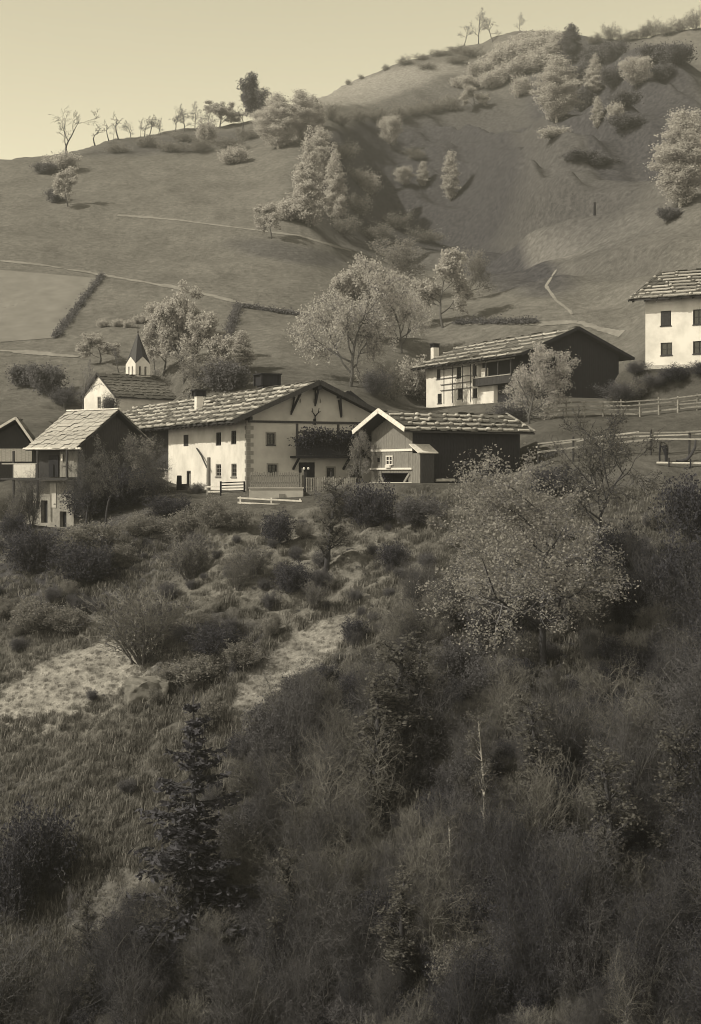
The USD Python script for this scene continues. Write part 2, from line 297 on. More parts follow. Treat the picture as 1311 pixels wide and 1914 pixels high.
quads = np.stack([q0, q0+1, q0+nr+1, q0+nr], -1).reshape(-1, 4)
quads = quads[:, ::-1]
tv = np.stack([GX, GY, GZ], -1).reshape(-1, 3)
if np.cross(tv[quads[200000][1]]-tv[quads[200000][0]], tv[quads[200000][2]]-tv[quads[200000][0]])[2] < 0: quads = quads[:, ::-1]
n_ = {'g': ('geometry', {}), 'a': ('attribute', {'attribute': 'cover'}), 's': ('separate_xyz', {}),
      'n1': ('noise_texture', {'scale': 0.09, 'detail': 4.0, 'roughness': 0.6}), 'n2': ('noise_texture', {'scale': 1.1, 'detail': 5.0, 'roughness': 0.7}), 'n3': ('noise_texture', {'scale': 7.0, 'detail': 3.0, 'roughness': 0.7}),
      'r1': ('rgb_ramp', {'ramp': [(0.30, sep(0.047)), (0.70, sep(0.098))]}), 'r2': ('rgb_ramp', {'ramp': [(0.3, sep(0.175)), (0.7, sep(0.25))]}), 'r3': ('rgb_ramp', {'ramp': [(0.3, sep(0.03, .6)), (0.7, sep(0.06, .8))]}),
      'f2': ('rgb_ramp', {'ramp': [(0.28, (0.7,)*3), (0.72, (1.22,)*3)]}), 'f3': ('rgb_ramp', {'ramp': [(0.25, (0.6,)*3), (0.75, (1.35,)*3)]}),
      'm1': ('mix', {'mix_type': 'mix'}), 'm2': ('mix', {'mix_type': 'mix'}), 'm3': ('mix', {'mix_type': 'multiply', 'fac': 1.0}), 'm4': ('mix', {'mix_type': 'multiply', 'fac': 0.8}),
      'b': ('bump', {'strength': 0.9, 'distance': 0.25}), 'p': ('principled_bsdf', {'roughness': 1.0, 'specular_ior_level': 0.05})}
l_ = [('g.position', 'n1.vector'), ('g.position', 'n2.vector'), ('g.position', 'n3.vector'), ('a.vector', 's.vector'), ('n1.fac', 'r1.fac'), ('n2.fac', 'r2.fac'), ('n2.fac', 'r3.fac'),
      ('s.x', 'm1.fac'), ('r1.color', 'm1.color1'), ('r2.color', 'm1.color2'), ('s.y', 'm2.fac'), ('m1.color', 'm2.color1'), ('r3.color', 'm2.color2'),
      ('n2.fac', 'f2.fac'), ('n3.fac', 'f3.fac'), ('m2.color', 'm3.color1'), ('f2.color', 'm3.color2'), ('m3.color', 'm4.color1'), ('f3.color', 'm4.color2'), ('m4.color', 'p.base_color'),
      ('n2.fac', 'b.height'), ('b.normal', 'p.normal')]
MAT['ground'] = usdkit.material(stage, '/World/Looks/ground', n_, l_, surface='p.BSDF')
gm = usdkit.mesh(stage, '/World/hillside', (tv, quads), MAT['ground'], True)
UsdGeom.PrimvarsAPI(gm).CreatePrimvar('cover', Sdf.ValueTypeNames.Float3Array, 'vertex').Set(Vt.Vec3fArray.FromNumpy(COV.reshape(-1, 3).astype(np.float32)))
tag(gm, 'steep grassy valley side rising from the dark gully to the skyline', 'hillside', kind='structure')
# ------------------------------------------------------------------ paths and the field, laid on the hillside
def ribbon(name, label, pts, w, lift=.10, m='path'):
    q = []
    for (a, b) in zip(pts[:-1], pts[1:]):
        n = max(2, int(math.hypot(b[0]-a[0], b[1]-a[1])/3))
        q += [on(a[0]+(b[0]-a[0])*k/n, a[1]+(b[1]-a[1])*k/n) for k in range(n)]
    q = np.array(q); d = np.gradient(q[:, :2], axis=0); d /= np.linalg.norm(d, axis=1, keepdims=True)+1e-9; nn = np.stack([-d[:, 1], d[:, 0]], 1)
    rows = []; ww = w*(0.8+.4*np.random.default_rng(len(q)).random(len(q)))
    for s in (-.5, -.17, .17, .5):
        xy = q[:, :2] + nn*(ww*s)[:, None]; rows.append([[x, y, ground(x, y)+lift*(1-abs(s)*.5)] for x, y in xy])
    v = np.array(rows).transpose(1, 0, 2).reshape(-1, 3); f = []
    for i in range(len(q)-1):
        for j in range(3): a = i*4+j; f.append([a, a+1, a+5, a+4])
    f = np.array(f)
    if np.cross(v[f[0][1]]-v[f[0][0]], v[f[0][2]]-v[f[0][0]])[2] < 0: f = f[:, ::-1]
    tag(part(None, name, (v, f), m, smooth=True), label, kind='structure')
ribbon('path', 'worn pale footpath crossing the hillside meadow above the chapel', [(0, 487), (90, 497), (190, 514), (330, 538), (400, 554), (455, 568), (575, 586)], 1.0)
ribbon('path', 'narrow pale path higher up below the small flowering tree', [(220, 402), (330, 411), (400, 420), (470, 429), (560, 441), (660, 470)], .8)
ribbon('path', 'short pale track descending behind the black gable', [(1082, 602), (1120, 615), (1166, 626)], 1.1)
ribbon('path', 'thin zigzag path on the right-hand meadow', [(1040, 505), (1021, 535), (1040, 562), (1066, 582), (1072, 592)], .45)
ribbon('path', 'pale track along the bank above the upper farmhouse', [(870, 606), (940, 603), (1010, 606), (1082, 602)], 1.0)
ribbon('path', 'faint path along the foot of the pale field', [(0, 655), (60, 660), (150, 668)], .9)
fx = [(0, 505), (191, 521), (104, 632), (0, 640)]
gv, gf, NU, NV = [], [], 40, 40
for i in range(NU+1):
    for j in range(NV+1):
        u, v = i/NU, j/NV; a = (np.array(fx[0])*(1-u)+np.array(fx[1])*u)*(1-v) + (np.array(fx[3])*(1-u)+np.array(fx[2])*u)*v
        p = on(*a); gv.append([p[0], p[1], p[2]+.07])
for i in range(NU):
    for j in range(NV): a = i*(NV+1)+j; gf.append([a, a+NV+1, a+NV+2, a+1])
gf = np.array(gf); gv = np.array(gv)
if np.cross(gv[gf[0][1]]-gv[gf[0][0]], gv[gf[0][2]]-gv[gf[0][0]])[2] < 0: gf = gf[:, ::-1]
tag(part(None, 'field', (gv, gf), 'field', smooth=True), 'pale sown field left of the straight hedge', kind='structure')
# rock ledge on the slope
p = on(283, 1302); s_ = trimesh.creation.icosphere(4, 1.0); v = s_.vertices*[1.7, 1.3, 1.2]
v = np.clip(v, [-1.5, -1.0, -1.2], [.95, 1.0, .62]); v = v + (meshkit.fbm(np.stack([v*1.5, v*1.5+9, v*1.5+21]), 4, 5).T-.5)*.6
tag(part(None, 'rock_outcrop', (v+p+[0, .5, .15], s_.faces), 'rock', smooth=40), 'flat-topped rock with a dark vertical edge below the round bare thicket', 'rock')
# ------------------------------------------------------------------ buildings
R = random.Random(3)
def at_frame(fr): return dict(loc=fr.o, rz=fr.deg)
def hullm(pts): return m3.Manifold.hull_points(np.asarray(pts, float))
def bman(x0, x1, y0, y1, z0, z1): return m3.Manifold.cube([x1-x0, y1-y0, z1-z0]).translate([x0, y0, z0])
def gable_prism(M, a0, a1, b0, b1, bm, ze, zr, z0=-1.0, ze2=None):
    pts = []
    for a in (a0, a1):
        for b, z in ((b0, z0), (b1, z0), (b0, ze), (b1, ze if ze2 is None else ze2), (bm, zr)): pts.append(M(a, b, z))
    return hullm(pts)
ML = lambda a, b, z: (b, a, z)     # ridge along local y
MG = lambda a, b, z: (a, b, z)     # ridge along local x
def lath_roof(t, M, a0, a1, b0, b1, bm, z0, zr, z1, th=0.12, rows=7, plank='roof_lath', seg=1.9, stones=True, shin='shingle', back_rows=3, hide=()):
    """deck in two slopes, courses of shingles, pole planks laid end to end with stones on the joints"""
    deck = MB(); roofp = None
    for (bs, zs) in ((b0, z0), (b1, z1)):
        p = [M(a, b, z) for a in (a0, a1) for (b, z) in ((bs, zs), (bm, zr))]
        q = [M(a, b, z-th) for a in (a0, a1) for (b, z) in ((bs, zs), (bm, zr))]
        deck.man(hullm(p+q))
    roofp = part(t, 'roof', deck, 'wood_dark')
    for side, (bs, zs, nrow) in enumerate(((b0, z0, rows), (b1, z1, back_rows))):
        E = np.array(M(0, bs, zs)); T = np.array(M(0, bm, zr)); A = np.array(M(1, 0, 0))
        up = T-E; Ls = np.linalg.norm(up); u = up/Ls; nrm = np.cross(A, u); nrm *= np.sign(nrm[2])
        cl = Ls/nrow
        for r in range(nrow):
            c = MB(); s0 = r*cl - (0.05 if r else 0.1); s1 = (r+1)*cl + 0.12; a = a0
            step = 0.42 if side == 0 else 0.9
            while a < a1-0.02:
                w = min(step*R.uniform(0.7, 1.3), a1-a); j = R.uniform(-0.13, 0.13); lift = R.uniform(0, 0.05)
                mid = A*(a+w/2) + E + u*((s0+s1)/2 + j) + nrm*(0.045+lift+0.0)
                tilt = nrm*(-0.035)
                c.obox(mid, A*(w/2-0.008), u*(s1-s0)/2 + tilt, nrm*0.012); a += w
            part(roofp, 'shingle_course', c, shin)
        if not plank: continue
        for r in range(nrow):
            s0 = (r+0.15 if r else 0.12)*(cl if r else 1.0); a = a0 + R.uniform(0, 0.4)
            if side: continue
            while a < a1-0.5:
                w = min(seg*R.uniform(0.75, 1.2), a1-a); wob = R.uniform(-0.03, 0.03)
                p = A*a + E + u*(s0+wob) + nrm*0.16; q = A*(a+w-R.uniform(.35, .6)) + E + u*(s0+R.uniform(-0.12, 0.12)) + nrm*0.16
                if R.random() > .12: part(roofp, 'roof_plank', MB().beam(p, q, R.uniform(0.12, 0.17), 0.09, nrm), plank)
                if stones and R.random() < 0.85:
                    g = A*(a+w-0.21) + E + u*(s0+0.08) + nrm*0.17
                    st = trimesh.creation.icosphere(1, 1.0); v = st.vertices*(1+0.25*(np.random.rand(len(st.vertices), 1)-0.5))
                    part(roofp, 'roof_stone', (v*[R.uniform(.14, .22), R.uniform(.13, .2), R.uniform(.09, .14)] + g, st.faces), 'stone', smooth=True)
                a += w
    return roofp
def barge(t, M, a, b0, bm, b1, z0, zr, z1, mat, w=0.05, h=0.28, drop=0.05):
    for bs, zs in ((b0, z0), (b1, z1)):
        p, q = np.array(M(a, bs, zs-drop)), np.array(M(a, bm, zr-drop))
        d = (q-p)/np.linalg.norm(q-p); n = np.cross(np.array(M(1, 0, 0)), d)
        part(t, 'bargeboard', MB().beam(p, q + d*0.02, w, h, n*np.sign(n[2])), mat)
def window(t, axis, u, z, w, h, fmat='frame', off=0.0, mull=(1, 1), shutter=None, depth=0.16, sill=True, proud=0.0):
    """off: where the wall face is; the wall has a pocket there"""
    mp = (lambda uu, d, zz: (d+off, uu, zz)) if axis == 0 else (lambda uu, d, zz: (uu, d+off, zz))
    def bx(m, u0, u1, d0, d1, z0, z1):
        a, b = mp(u0, d0, z0), mp(u1, d1, z1); m.box(min(a[0], b[0]), max(a[0], b[0]), min(a[1], b[1]), max(a[1], b[1]), z0, z1)
    m = MB(); e = 0.07; d0, d1 = 0.05-proud, 0.13
    u0, u1, z0, z1 = u-w/2+0.003, u+w/2-0.003, z-h/2+0.003, z+h/2-0.003
    bx(m, u0, u0+e, d0, d1, z0, z1); bx(m, u1-e, u1, d0, d1, z0, z1); bx(m, u0+e, u1-e, d0, d1, z1-e, z1); bx(m, u0+e, u1-e, d0, d1, z0, z0+e)
    for k in range(1, mull[0]+1):
        uu = u0 + (u1-u0)*k/(mull[0]+1); bx(m, uu-0.02, uu+0.02, 0.07, 0.12, z0+e, z1-e)
    for k in range(1, mull[1]+1):
        zz = z0 + (z1-z0)*k/(mull[1]+1); bx(m, u0+e, u1-e, 0.075, 0.115, zz-0.018, zz+0.018)
    f = part(t, 'window', m, fmat)
    p = MB(); bx(p, u0+e, u1-e, 0.135, 0.15, z0+e, z1-e); part(f, 'pane', p, 'glass')
    if sill:
        p = MB(); bx(p, u0-0.06, u1+0.06, -0.06, 0.0, z0-0.09, z0-0.005); part(f, 'sill', p, fmat)
    if shutter:
        p = MB(); bx(p, u0+0.01, u1-0.01, -0.01, 0.03, z0+0.01, z1-0.01)
        for k in range(6): bx(p, u0+0.05, u1-0.05, -0.03, -0.012, z0+0.05+k*(h-0.1)/6, z0+0.05+(k+0.6)*(h-0.1)/6)
        part(f, 'shutter', p, shutter)
    return f
def pocket(axis, u, z, w, h, off=0.0, depth=0.2):
    return bman(off-0.05, off+depth, u-w/2, u+w/2, z-h/2, z+h/2) if axis == 0 else bman(u-w/2, u+w/2, off-0.05, off+depth, z-h/2, z+h/2)
def boards(axis, u0, u1, zfun0, zfun1, off, w=0.22, th=0.03, gap=0.012):
    """upright boards against a wall face at off, proud of it"""
    m = MB(); u = u0
    while u < u1-0.02:
        ww = min(w*R.uniform(0.75, 1.25), u1-u); c = u+ww/2; d = R.uniform(0, 0.015)
        z0, z1 = zfun0(c), zfun1(c)
        if z1 > z0+0.03:
            if axis == 0: m.box(off-th-d, off-0.004, u+gap/2, u+ww-gap/2, z0, z1)
            else: m.box(u+gap/2, u+ww-gap/2, off-th-d, off-0.004, z0, z1)
        u += ww
    return m
def chimney(t, x, y, z0, z1, s=0.32, mat='plaster', cap='wood_black', caph=0.45, capw=0.5, name='chimney'):
    c = part(t, name, MB().box(x-s, x+s, y-s, y+s, z0, z1), mat)
    m = MB()
    for sx in (-1, 1):
        for sy in (-1, 1): m.box(x+sx*(capw-.08)-.07, x+sx*(capw-.08)+.07, y+sy*(capw-.08)-.07, y+sy*(capw-.08)+.07, z1+0.003, z1+caph-.1)
    m.box(x-capw+.14, x+capw-.14, y-capw+.14, y+capw-.14, z1+0.006, z1+caph-.1)
    m.box(x-capw-.06, x+capw+.06, y-capw-.06, y+capw+.06, z1+caph-.097, z1+caph)
    part(c, 'chimney_cap', m, cap); return c

# --- main farmhouse
t = thing('farmhouse', 'long white farmhouse with a balcony on its grey gable, beside the picket fences', 'house', **at_frame(FH))
W, zE, xm, zR = 10.8, 5.25, 5.3, 7.70
sl = 0.44
rz = lambda x: zR + 0.12 - sl*abs(x-xm)        # roof top surface
wt = lambda x: rz(x) - 0.16
wall = hullm([(x, y, z) for y in (0.2, 17.5) for x, z in ((0, -1.5), (W, -1.5), (0, wt(0)), (W, wt(W)), (xm, wt(xm)))])
LW = [(2.6, 3.80, 1.1, 1.0, 'up'), (5.75, 3.76, 1.15, 1.0, 'up'), (13.1, 3.80, 1.15, .9, 'sh'), (2.5, 1.42, 1.1, .95, 'lo'), (5.75, 1.42, 1.15, .92, 'lo')]
for (y, z, w, h, k) in LW: wall -= pocket(0, y, z, w, h)
wall -= pocket(0, 12.45, 0.45, 1.0, 1.9, 0, 0.3)
part(t, 'wall', MB().man(wall), 'plaster')
for (y, z, w, h, k) in LW:
    window(t, 0, y, z, w, h, 'wood_dark' if k != 'lo' else 'rail', mull=(1, 2), shutter=None if k != 'sh' else 'wood_dark', sill=(k == 'lo'))
d = part(t, 'door', MB().box(0.16, 0.22, 11.98, 12.92, -0.5, 1.39), 'wood_grey', label='grey plank door in the white wall')
part(d, 'door_frame', MB().box(0.02, 0.14, 11.955, 12.05, -0.5, 1.39).box(0.02, 0.14, 12.85, 12.945, -0.5, 1.39).box(0.02, 0.14, 12.053, 12.847, 1.29, 1.39), 'wood_dark')
gw = hullm([(x, y, z) for y in (0, 0.197) for x, z in ((0, -1.5), (W, -1.5), (0, wt(0)), (W, wt(W)), (xm, wt(xm)))])
GW = [(1.87, 3.66, .62, .82), (2.0, 1.45, .70, .76), (6.6, 1.25, .6, .7), (8.6, 1.35, .9, .8)]
for (x, z, w, h) in GW: gw -= pocket(1, x, z, w, h, 0, 0.19)
for x in (4.15, 5.3, 5.75): gw -= pocket(1, x, 6.45, .16, .26, 0, .1)
gw -= pocket(1, 4.7, 0.9, 1.3, 2.2, 0, .19)
part(t, 'gable_wall', MB().man(gw), 'plaster_grey')
for (x, z, w, h) in GW:
    f = window(t, 1, x, z, w, h, 'wood_dark', mull=(1, 2))
    part(f, 'painted_surround', MB().box(x-w/2-.10, x-w/2-.003, -.012, 0, z-h/2-.1, z+h/2+.1).box(x+w/2+.003, x+w/2+.10, -.012, 0, z-h/2-.1, z+h/2+.1).box(x-w/2, x+w/2, -.012, 0, z+h/2+.003, z+h/2+.1), 'quoin')
d = part(t, 'door', MB().box(4.06, 5.34, 0.10, 0.15, -0.2, 1.98), 'wood_black', label='dark door under the balcony')
# painted corner stones
for k in range(17):
    w = 0.55 if k % 2 else 0.32; z = -0.2 + k*0.30
    part(t, 'corner_stone', MB().box(-0.012, w-0.012, -0.015, -0.003, z, z+0.285).box(-0.015, -0.003, -0.012, 0.30 if k % 2 else 0.14, z, z+0.285), 'quoin')
part(t, 'belt_beam', MB().box(0.1, W-.1, -0.10, -0.004, 4.82, 4.98), 'wood_dark')
# brackets under the gable's overhang
for x, lean in ((3.75, .55), (5.35, 0.0), (7.15, -.55)):
    zt = wt(x) - 0.05
    m = MB().beam((x-lean*.55, -0.06, zt-1.35), (x+lean*.2, -0.75, zt), 0.13, 0.13).beam((x, -0.02, zt-.03), (x, -1.0, zt-.03), 0.16, .16)
    m.beam((x-lean*.55-.02, -0.07, zt-1.5), (x-lean*.1, -0.08, zt-.2), .1, .1)
    part(t, 'gable_bracket', m, 'wood_black')
part(t, 'antlers', MB().tube([(5.3, -.05, 5.0), (5.3, -.15, 5.35), (5.1, -.2, 5.6), (5.02, -.2, 5.95)], [.05, .05, .035, .02]).tube([(5.3, -.15, 5.35), (5.52, -.2, 5.6), (5.58, -.2, 5.95)], [.05, .035, .02]).tube([(5.1, -.2, 5.6), (4.95, -.25, 5.72)], [.03, .02]).tube([(5.52, -.2, 5.6), (5.68, -.25, 5.72)], [.03, .02]).obox((5.3, -.03, 4.95), (.1, 0, 0), (0, .03, 0), (0, 0, .22)), 'wood_black', label='dark carved ornament on the gable')
rp = lath_roof(t, ML, -1.0, 42.0, -1.4, W+1.3, xm, rz(-1.4), zR+.12, rz(W+1.3), rows=7, seg=1.9)
barge(t, ML, -1.04, -1.4, xm, W+1.3, rz(-1.4), zR+.12, rz(W+1.3), 'wood_dark', h=.34)
part(t, 'purlin', MB().box(xm-.13, xm+.13, -.98, 0, zR-.45, zR-.12), 'wood_black')
for x in (0.0, W): part(t, 'purlin', MB().box(x-.1, x+.1, -.95, 0, wt(x)-.35, wt(x)-.1), 'wood_black')
for k in range(21):        # rafters' ends under the long eave
    y = -0.6 + k*1.0
    p, q = np.array([0.0, y, rz(0)-.2]), np.array([-1.36, y, rz(-1.36)-.2]); part(t, 'rafter', MB().beam(p, q, .12, .14), 'wood_dark')
# balcony
b = part(t, 'balcony', MB().box(3.35, 10.1, -1.25, -0.06, 2.30, 2.44), 'wood_black')
part(b, 'balcony_board', boards(1, 3.4, 10.05, lambda u: 2.45, lambda u: 3.35, -1.20, .19, .025), 'wood_black')
part(b, 'handrail', MB().box(3.33, 10.1, -1.30, -1.17, 3.352, 3.44), 'wood_dark')
for x in (3.45, 6.7, 9.9): part(b, 'balcony_post', MB().box(x-.07, x+.07, -1.17, -1.03, 2.445, 4.75), 'wood_dark')
part(b, 'balcony_top_rail', MB().box(3.4, 5.0, -1.16, -1.06, 4.1, 4.2), 'wood_dark')
for x in (3.6, 7.6): part(b, 'balcony_strut', MB().beam((x, -.03, 1.5), (x, -1.1, 2.28), .13, .13), 'wood_black')
# wooden barn half of the house
bw = hullm([(x, y, z) for y in (17.503, 41.0) for x, z in ((0.35, -1.5), (W, -1.5), (0.35, wt(.35)), (W, wt(W)), (xm, wt(xm)))])
part(t, 'barn_wall', MB().man(bw), 'wood_dark')
part(t, 'board_cladding', boards(0, 17.55, 41, lambda u: 1.75, lambda u: wt(.3)-.02, .35, .27, .05), 'wood_dark')
lw = bman(-0.25, .34, 17.52, 25.8, -1.5, 1.35); lw -= bman(-.3, 0.1, 20.6, 22.2, -.1, 1.1)
part(t, 'lower_wall', MB().man(lw), 'plaster_old')
part(t, 'hatch', MB().box(.0, .06, 20.6, 22.2, -.1, 1.1), 'wood_black')
part(t, 'canopy', MB().obox((-.35, 22.0, 1.55), (.75, 0, -.12), (0, 4.3, 0), (0.01, 0, .04)), 'wood_pale', label='pale plank canopy over the lower white wall')
# chimneys
chimney(t, 2.2, 16.3, rz(2.2)-.4, rz(2.2)+1.05, .28, 'plaster', 'wood_black', .55, .48)
FHc = FH.hit(493, 715, 0, xm+.3)
chimney(t, xm+.6, float(FHc[1]), zR-.2, zR+.45, .6, 'wood_black', 'wood_black', .95, .85)
part(t, 'leaning_pole', MB().tube([FH.hit(368, 838, 0, -.12), FH.hit(377, 852, 0, -.25), FH.hit(387, 874, 0, -.4)], .06), 'wood_dark', label='crooked thin pole slanting across the sunlit white wall')

# --- rear outbuilding behind the farmhouse
FO = Frame(604, 893, 121, 25.5); FO.o[2] = FH.o[2]
t = thing('outbuilding', 'dark gable roof of an outbuilding peeping out right behind the farmhouse gable', 'barn', **at_frame(FO))
part(t, 'wall', MB().man(gable_prism(ML, 0, 9, 0, 5.6, 2.0, 5.4, 7.35, -1.5, 4.95)), 'wood_dark')
lath_roof(t, ML, -.8, 9.5, -.8, 6.2, 2.0, 6.2, 7.95, 5.1, rows=3, seg=1.8)
barge(t, ML, -.84, -.8, 2.0, 6.2, 6.2, 7.95, 5.1, 'wood_black', h=.4)

# --- small barn with the pale bargeboards
t = thing('small_barn', 'small board-clad barn with pale bargeboards, right of the farmhouse', 'barn', **at_frame(FB))
Wb, Lb, bm_, zr_ = 5.2, 9.4, 2.55, 4.95; sb = .42
rzb = lambda y: zr_ - sb*abs(y-bm_); wtb = lambda y: rzb(y)-.16
w = hullm([(x, y, z) for x in (0, Lb) for y, z in ((0, -1.0), (Wb, -1.0), (0, wtb(0)), (Wb, wtb(Wb)), (bm_, wtb(bm_)))])
w -= bman(-.1, 1.0, .5, 3.9, 0.02, .62)
part(t, 'wall', MB().man(w), 'wood_black')
part(t, 'board_cladding', boards(0, 0.0, Wb, lambda u: 2.36, lambda u: wtb(u)-.03, 0, .2), 'wood_grey')
lowb = MB()
for (u0, u1, f0) in ((0, .48, lambda u: 0.0), (.5, 3.9, lambda u: .68), (3.92, Wb, lambda u: 0.0)):
    g = boards(0, u0, u1, f0, lambda u: 2.18, 0, .2).get(); lowb.add(*g)
part(t, 'board_cladding', lowb, 'wood_grey')
part(t, 'beam', MB().box(-.10, -.003, -.05, Wb+.05, 2.19, 2.35), 'plank_light', label='pale cross beam below the gable')
part(t, 'beam', MB().box(-.16, -.06, -.05, Wb+.05, .90, 1.03), 'plank_light', label='pale lower cross beam')
part(t, 'sill_beam', MB().box(-.14, -.003, -.05, Wb+.1, -.08, .02), 'plank_light')
part(t, 'corner_brace', MB().beam((-.07, .95, .02), (-.07, .3, .62), .10, .16).beam((-.07, 3.6, .02), (-.07, 4.0, .5), .1, .16), 'plank_mid')
f = part(t, 'window', MB().box(-.12, -.05, 2.35, 3.25, 1.80, 1.90).box(-.12, -.05, 2.35, 3.25, 1.22, 1.30).box(-.12, -.05, 2.37, 2.46, 1.303, 1.797).box(-.12, -.05, 3.14, 3.23, 1.303, 1.797).box(-.11, -.055, 2.75, 2.85, 1.303, 1.797).box(-.105, -.06, 2.463, 3.137, 1.52, 1.58), 'plank_light')
part(f, 'pane', MB().box(-.056, -.045, 2.44, 3.16, 1.29, 1.81), 'glass')
part(f, 'window_box', MB().box(-.28, -.125, 2.5, 3.1, 1.03, 1.22), 'plank_light')
part(t, 'vent', MB().box(-.055, -.046, 4.1, 4.4, 1.45, 1.75), 'wood_black')
lath_roof(t, MG, -1.15, Lb+.8, -.75, Wb+.75, bm_, rzb(-.75), zr_, rzb(Wb+.75), rows=4, seg=1.2)
barge(t, MG, -1.19, -.75, bm_, Wb+.75, rzb(-.75)+.12, zr_+.14, rzb(Wb+.75)+.12, 'wood_pale', w=.07, h=.32, drop=.04)
barge(t, MG, Lb+.84, -.75, bm_, Wb+.75, rzb(-.75)+.12, zr_+.12, rzb(Wb+.75)+.12, 'rail', w=.06, h=.16, drop=.0)
part(t, 'board_cladding', boards(1, 0.0, Lb, lambda u: -.05, lambda u: wtb(0)-.05, 0, .26), 'wood_black')
# porch lean-to at the corner
pr = part(t, 'porch_roof', MB().man(hullm([(-.35, -1.15, 2.02), (1.35, -1.15, 2.02), (-.35, -.04, 2.62), (1.35, -.04, 2.62), (-.35, -1.15, 2.08), (1.35, -1.15, 2.08), (-.35, -.04, 2.68), (1.35, -.04, 2.68)])), 'wood_pale')
part(t, 'porch_wall', boards(0, -.95, -.04, lambda u: -.05, lambda u: 2.03, .0, .18, .05), 'wood_grey')
part(t, 'porch_wall', MB().box(.01, 1.1, -1.0, -.94, -.05, 1.98), 'wood_dark')
part(t, 'log_bench', MB().tube([(1.5, -.6, .15), (3.1, -.6, .18)], .11), 'plank_mid')

# --- upper farmhouse with black gable
t = thing('upper_farmhouse', 'farmhouse with white lattice-hung wall and black wooden gable, above the small barn', 'house', **at_frame(FU))
Wu, Lu, xu, zu = 11.4, 22.0, 5.7, 7.55; su = .43
rzu = lambda x: zu + .1 - su*abs(x-xu); wtu = lambda x: rzu(x)-.16
w = hullm([(x, y, z) for y in (9.9, Lu) for x, z in ((0, -1.5), (Wu, -1.5), (0, wtu(0)), (Wu, wtu(Wu)), (xu, wtu(xu)))])
UW = [(19.0, 3.85, .95, 1.15), (14.25, 3.75, 1.0, 1.2), (10.75, 3.75, .95, 1.1), (18.7, 1.05, 1.0, 1.1), (14.0, 1.35, 1.0, 1.1), (10.65, 1.3, .95, 1.0)]
for q in UW: w -= pocket(0, *q)
part(t, 'wall', MB().man(w), 'plaster')
for q in UW: window(t, 0, *q, 'wood_dark', mull=(1, 1))
w = hullm([(x, y, z) for y in (0.0, 9.897) for x, z in ((0.5, -1.5), (Wu, -1.5), (0.5, wtu(.5)), (Wu, wtu(Wu)), (xu, wtu(xu)))])
part(t, 'barn_wall', MB().man(w), 'wood_black')
part(t, 'board_cladding', boards(1, 0.5, Wu, lambda u: -.3, lambda u: wtu(u)-.03, 0, .25), 'wood_black')
w = bman(-.02, .48, 6.6, 9.88, -1.2, 1.9); part(t, 'lower_wall', MB().man(w), 'plaster')
part(t, 'wall_pier', MB().box(.05, .48, 8.6, 9.4, 2.65, 3.9), 'plaster')
b = part(t, 'balcony', MB().box(-.75, .49, 2.0, 9.85, 1.93, 2.06), 'wood_dark')
part(b, 'balcony_board', boards(0, 2.0, 9.85, lambda u: 2.07, lambda u: 2.75, -.68, .16, .025), 'wood_dark')
part(b, 'handrail', MB().box(-.76, -.66, 2.0, 9.85, 2.752, 2.84), 'plank_mid')
for y in (2.1, 4.7, 7.2, 9.75): part(b, 'balcony_post', MB().box(-.66, -.54, y-.07, y+.07, 2.065, 4.6), 'wood_dark')
part(t, 'eave_beam', MB().box(-.66, -.5, 1.5, 9.9, 4.35, 4.5), 'plank_mid')
l = part(t, 'trellis', MB().box(-.12, -.07, 11.5, 18.4, 4.28, 4.34), 'wood_dark', label='dark lattice of thin laths on the white wall')
for z in (1.9, 2.55, 3.25): part(l, 'lath', MB().box(-.12, -.07, 11.3, 18.4, z, z+.06), 'wood_dark')
for y in (11.5, 13.3, 15.6, 17.6): part(l, 'lath', MB().box(-.065, -.02, y, y+.07, .4, 4.5), 'wood_dark')
lath_roof(t, ML, -1.0, Lu+1.6, -1.2, Wu+1.3, xu, rzu(-1.2), zu+.1, rzu(Wu+1.3), rows=5, seg=2.6)
barge(t, ML, -1.04, -1.2, xu, Wu+1.3, rzu(-1.2), zu+.1, rzu(Wu+1.3), 'wood_black', h=.3)
for k in range(12): y = Lu+1.2-k*1.2; part(t, 'rafter', MB().beam((0, y, rzu(0)-.2), (-1.16, y, rzu(-1.16)-.2), .12, .14), 'wood_dark')
p = FU.hit(811, 655, 0, 3.0)
chimney(t, 3.0, float(p[1])-.3, rzu(3.0)-.5, rzu(3.0)+1.0, .36, 'plaster', 'wood_black', .5, .42)

# --- white house at the right edge
t = thing('white_house', 'tall white two-storey house cut off by the right edge, above the rail fences', 'house', **at_frame(FR))
Wr, Lr, xr = 13.0, 10.2, 6.5; sr = .43; zE = 6.05
rzr = lambda x: zE + .55 + sr*(xr-abs(x-xr)); wtr = lambda x: rzr(x)-.16
w = hullm([(x, y, z) for y in (-6, Lr) for x, z in ((0, -1.5), (Wr, -1.5), (0, wtr(0)), (Wr, wtr(Wr)), (xr, wtr(xr)))])
RW = [(8.3, 4.45, .95, 1.3), (8.25, 1.75, 1.05, 1.1), (5.35, 4.4, .95, 1.3), (5.3, 1.75, 1.05, 1.1), (2.3, 4.4, .95, 1.3), (2.3, 1.75, 1.05, 1.1)]
for q in RW: w -= pocket(0, *q)
part(t, 'wall', MB().man(w), 'plaster')
for i, q in enumerate(RW): window(t, 0, *q, 'wood_dark', mull=(1, 1), shutter='wood_dark' if i == 0 else None)
part(t, 'stone_base', MB().box(-.09, -.004, -6, Lr+.05, -1.2, .35), 'plaster_old')
lath_roof(t, ML, -6, Lr+1.15, -1.05, Wr+1.0, xr, rzr(-1.05), zE+.55+sr*xr, rzr(Wr+1.0), rows=8, seg=2.4)
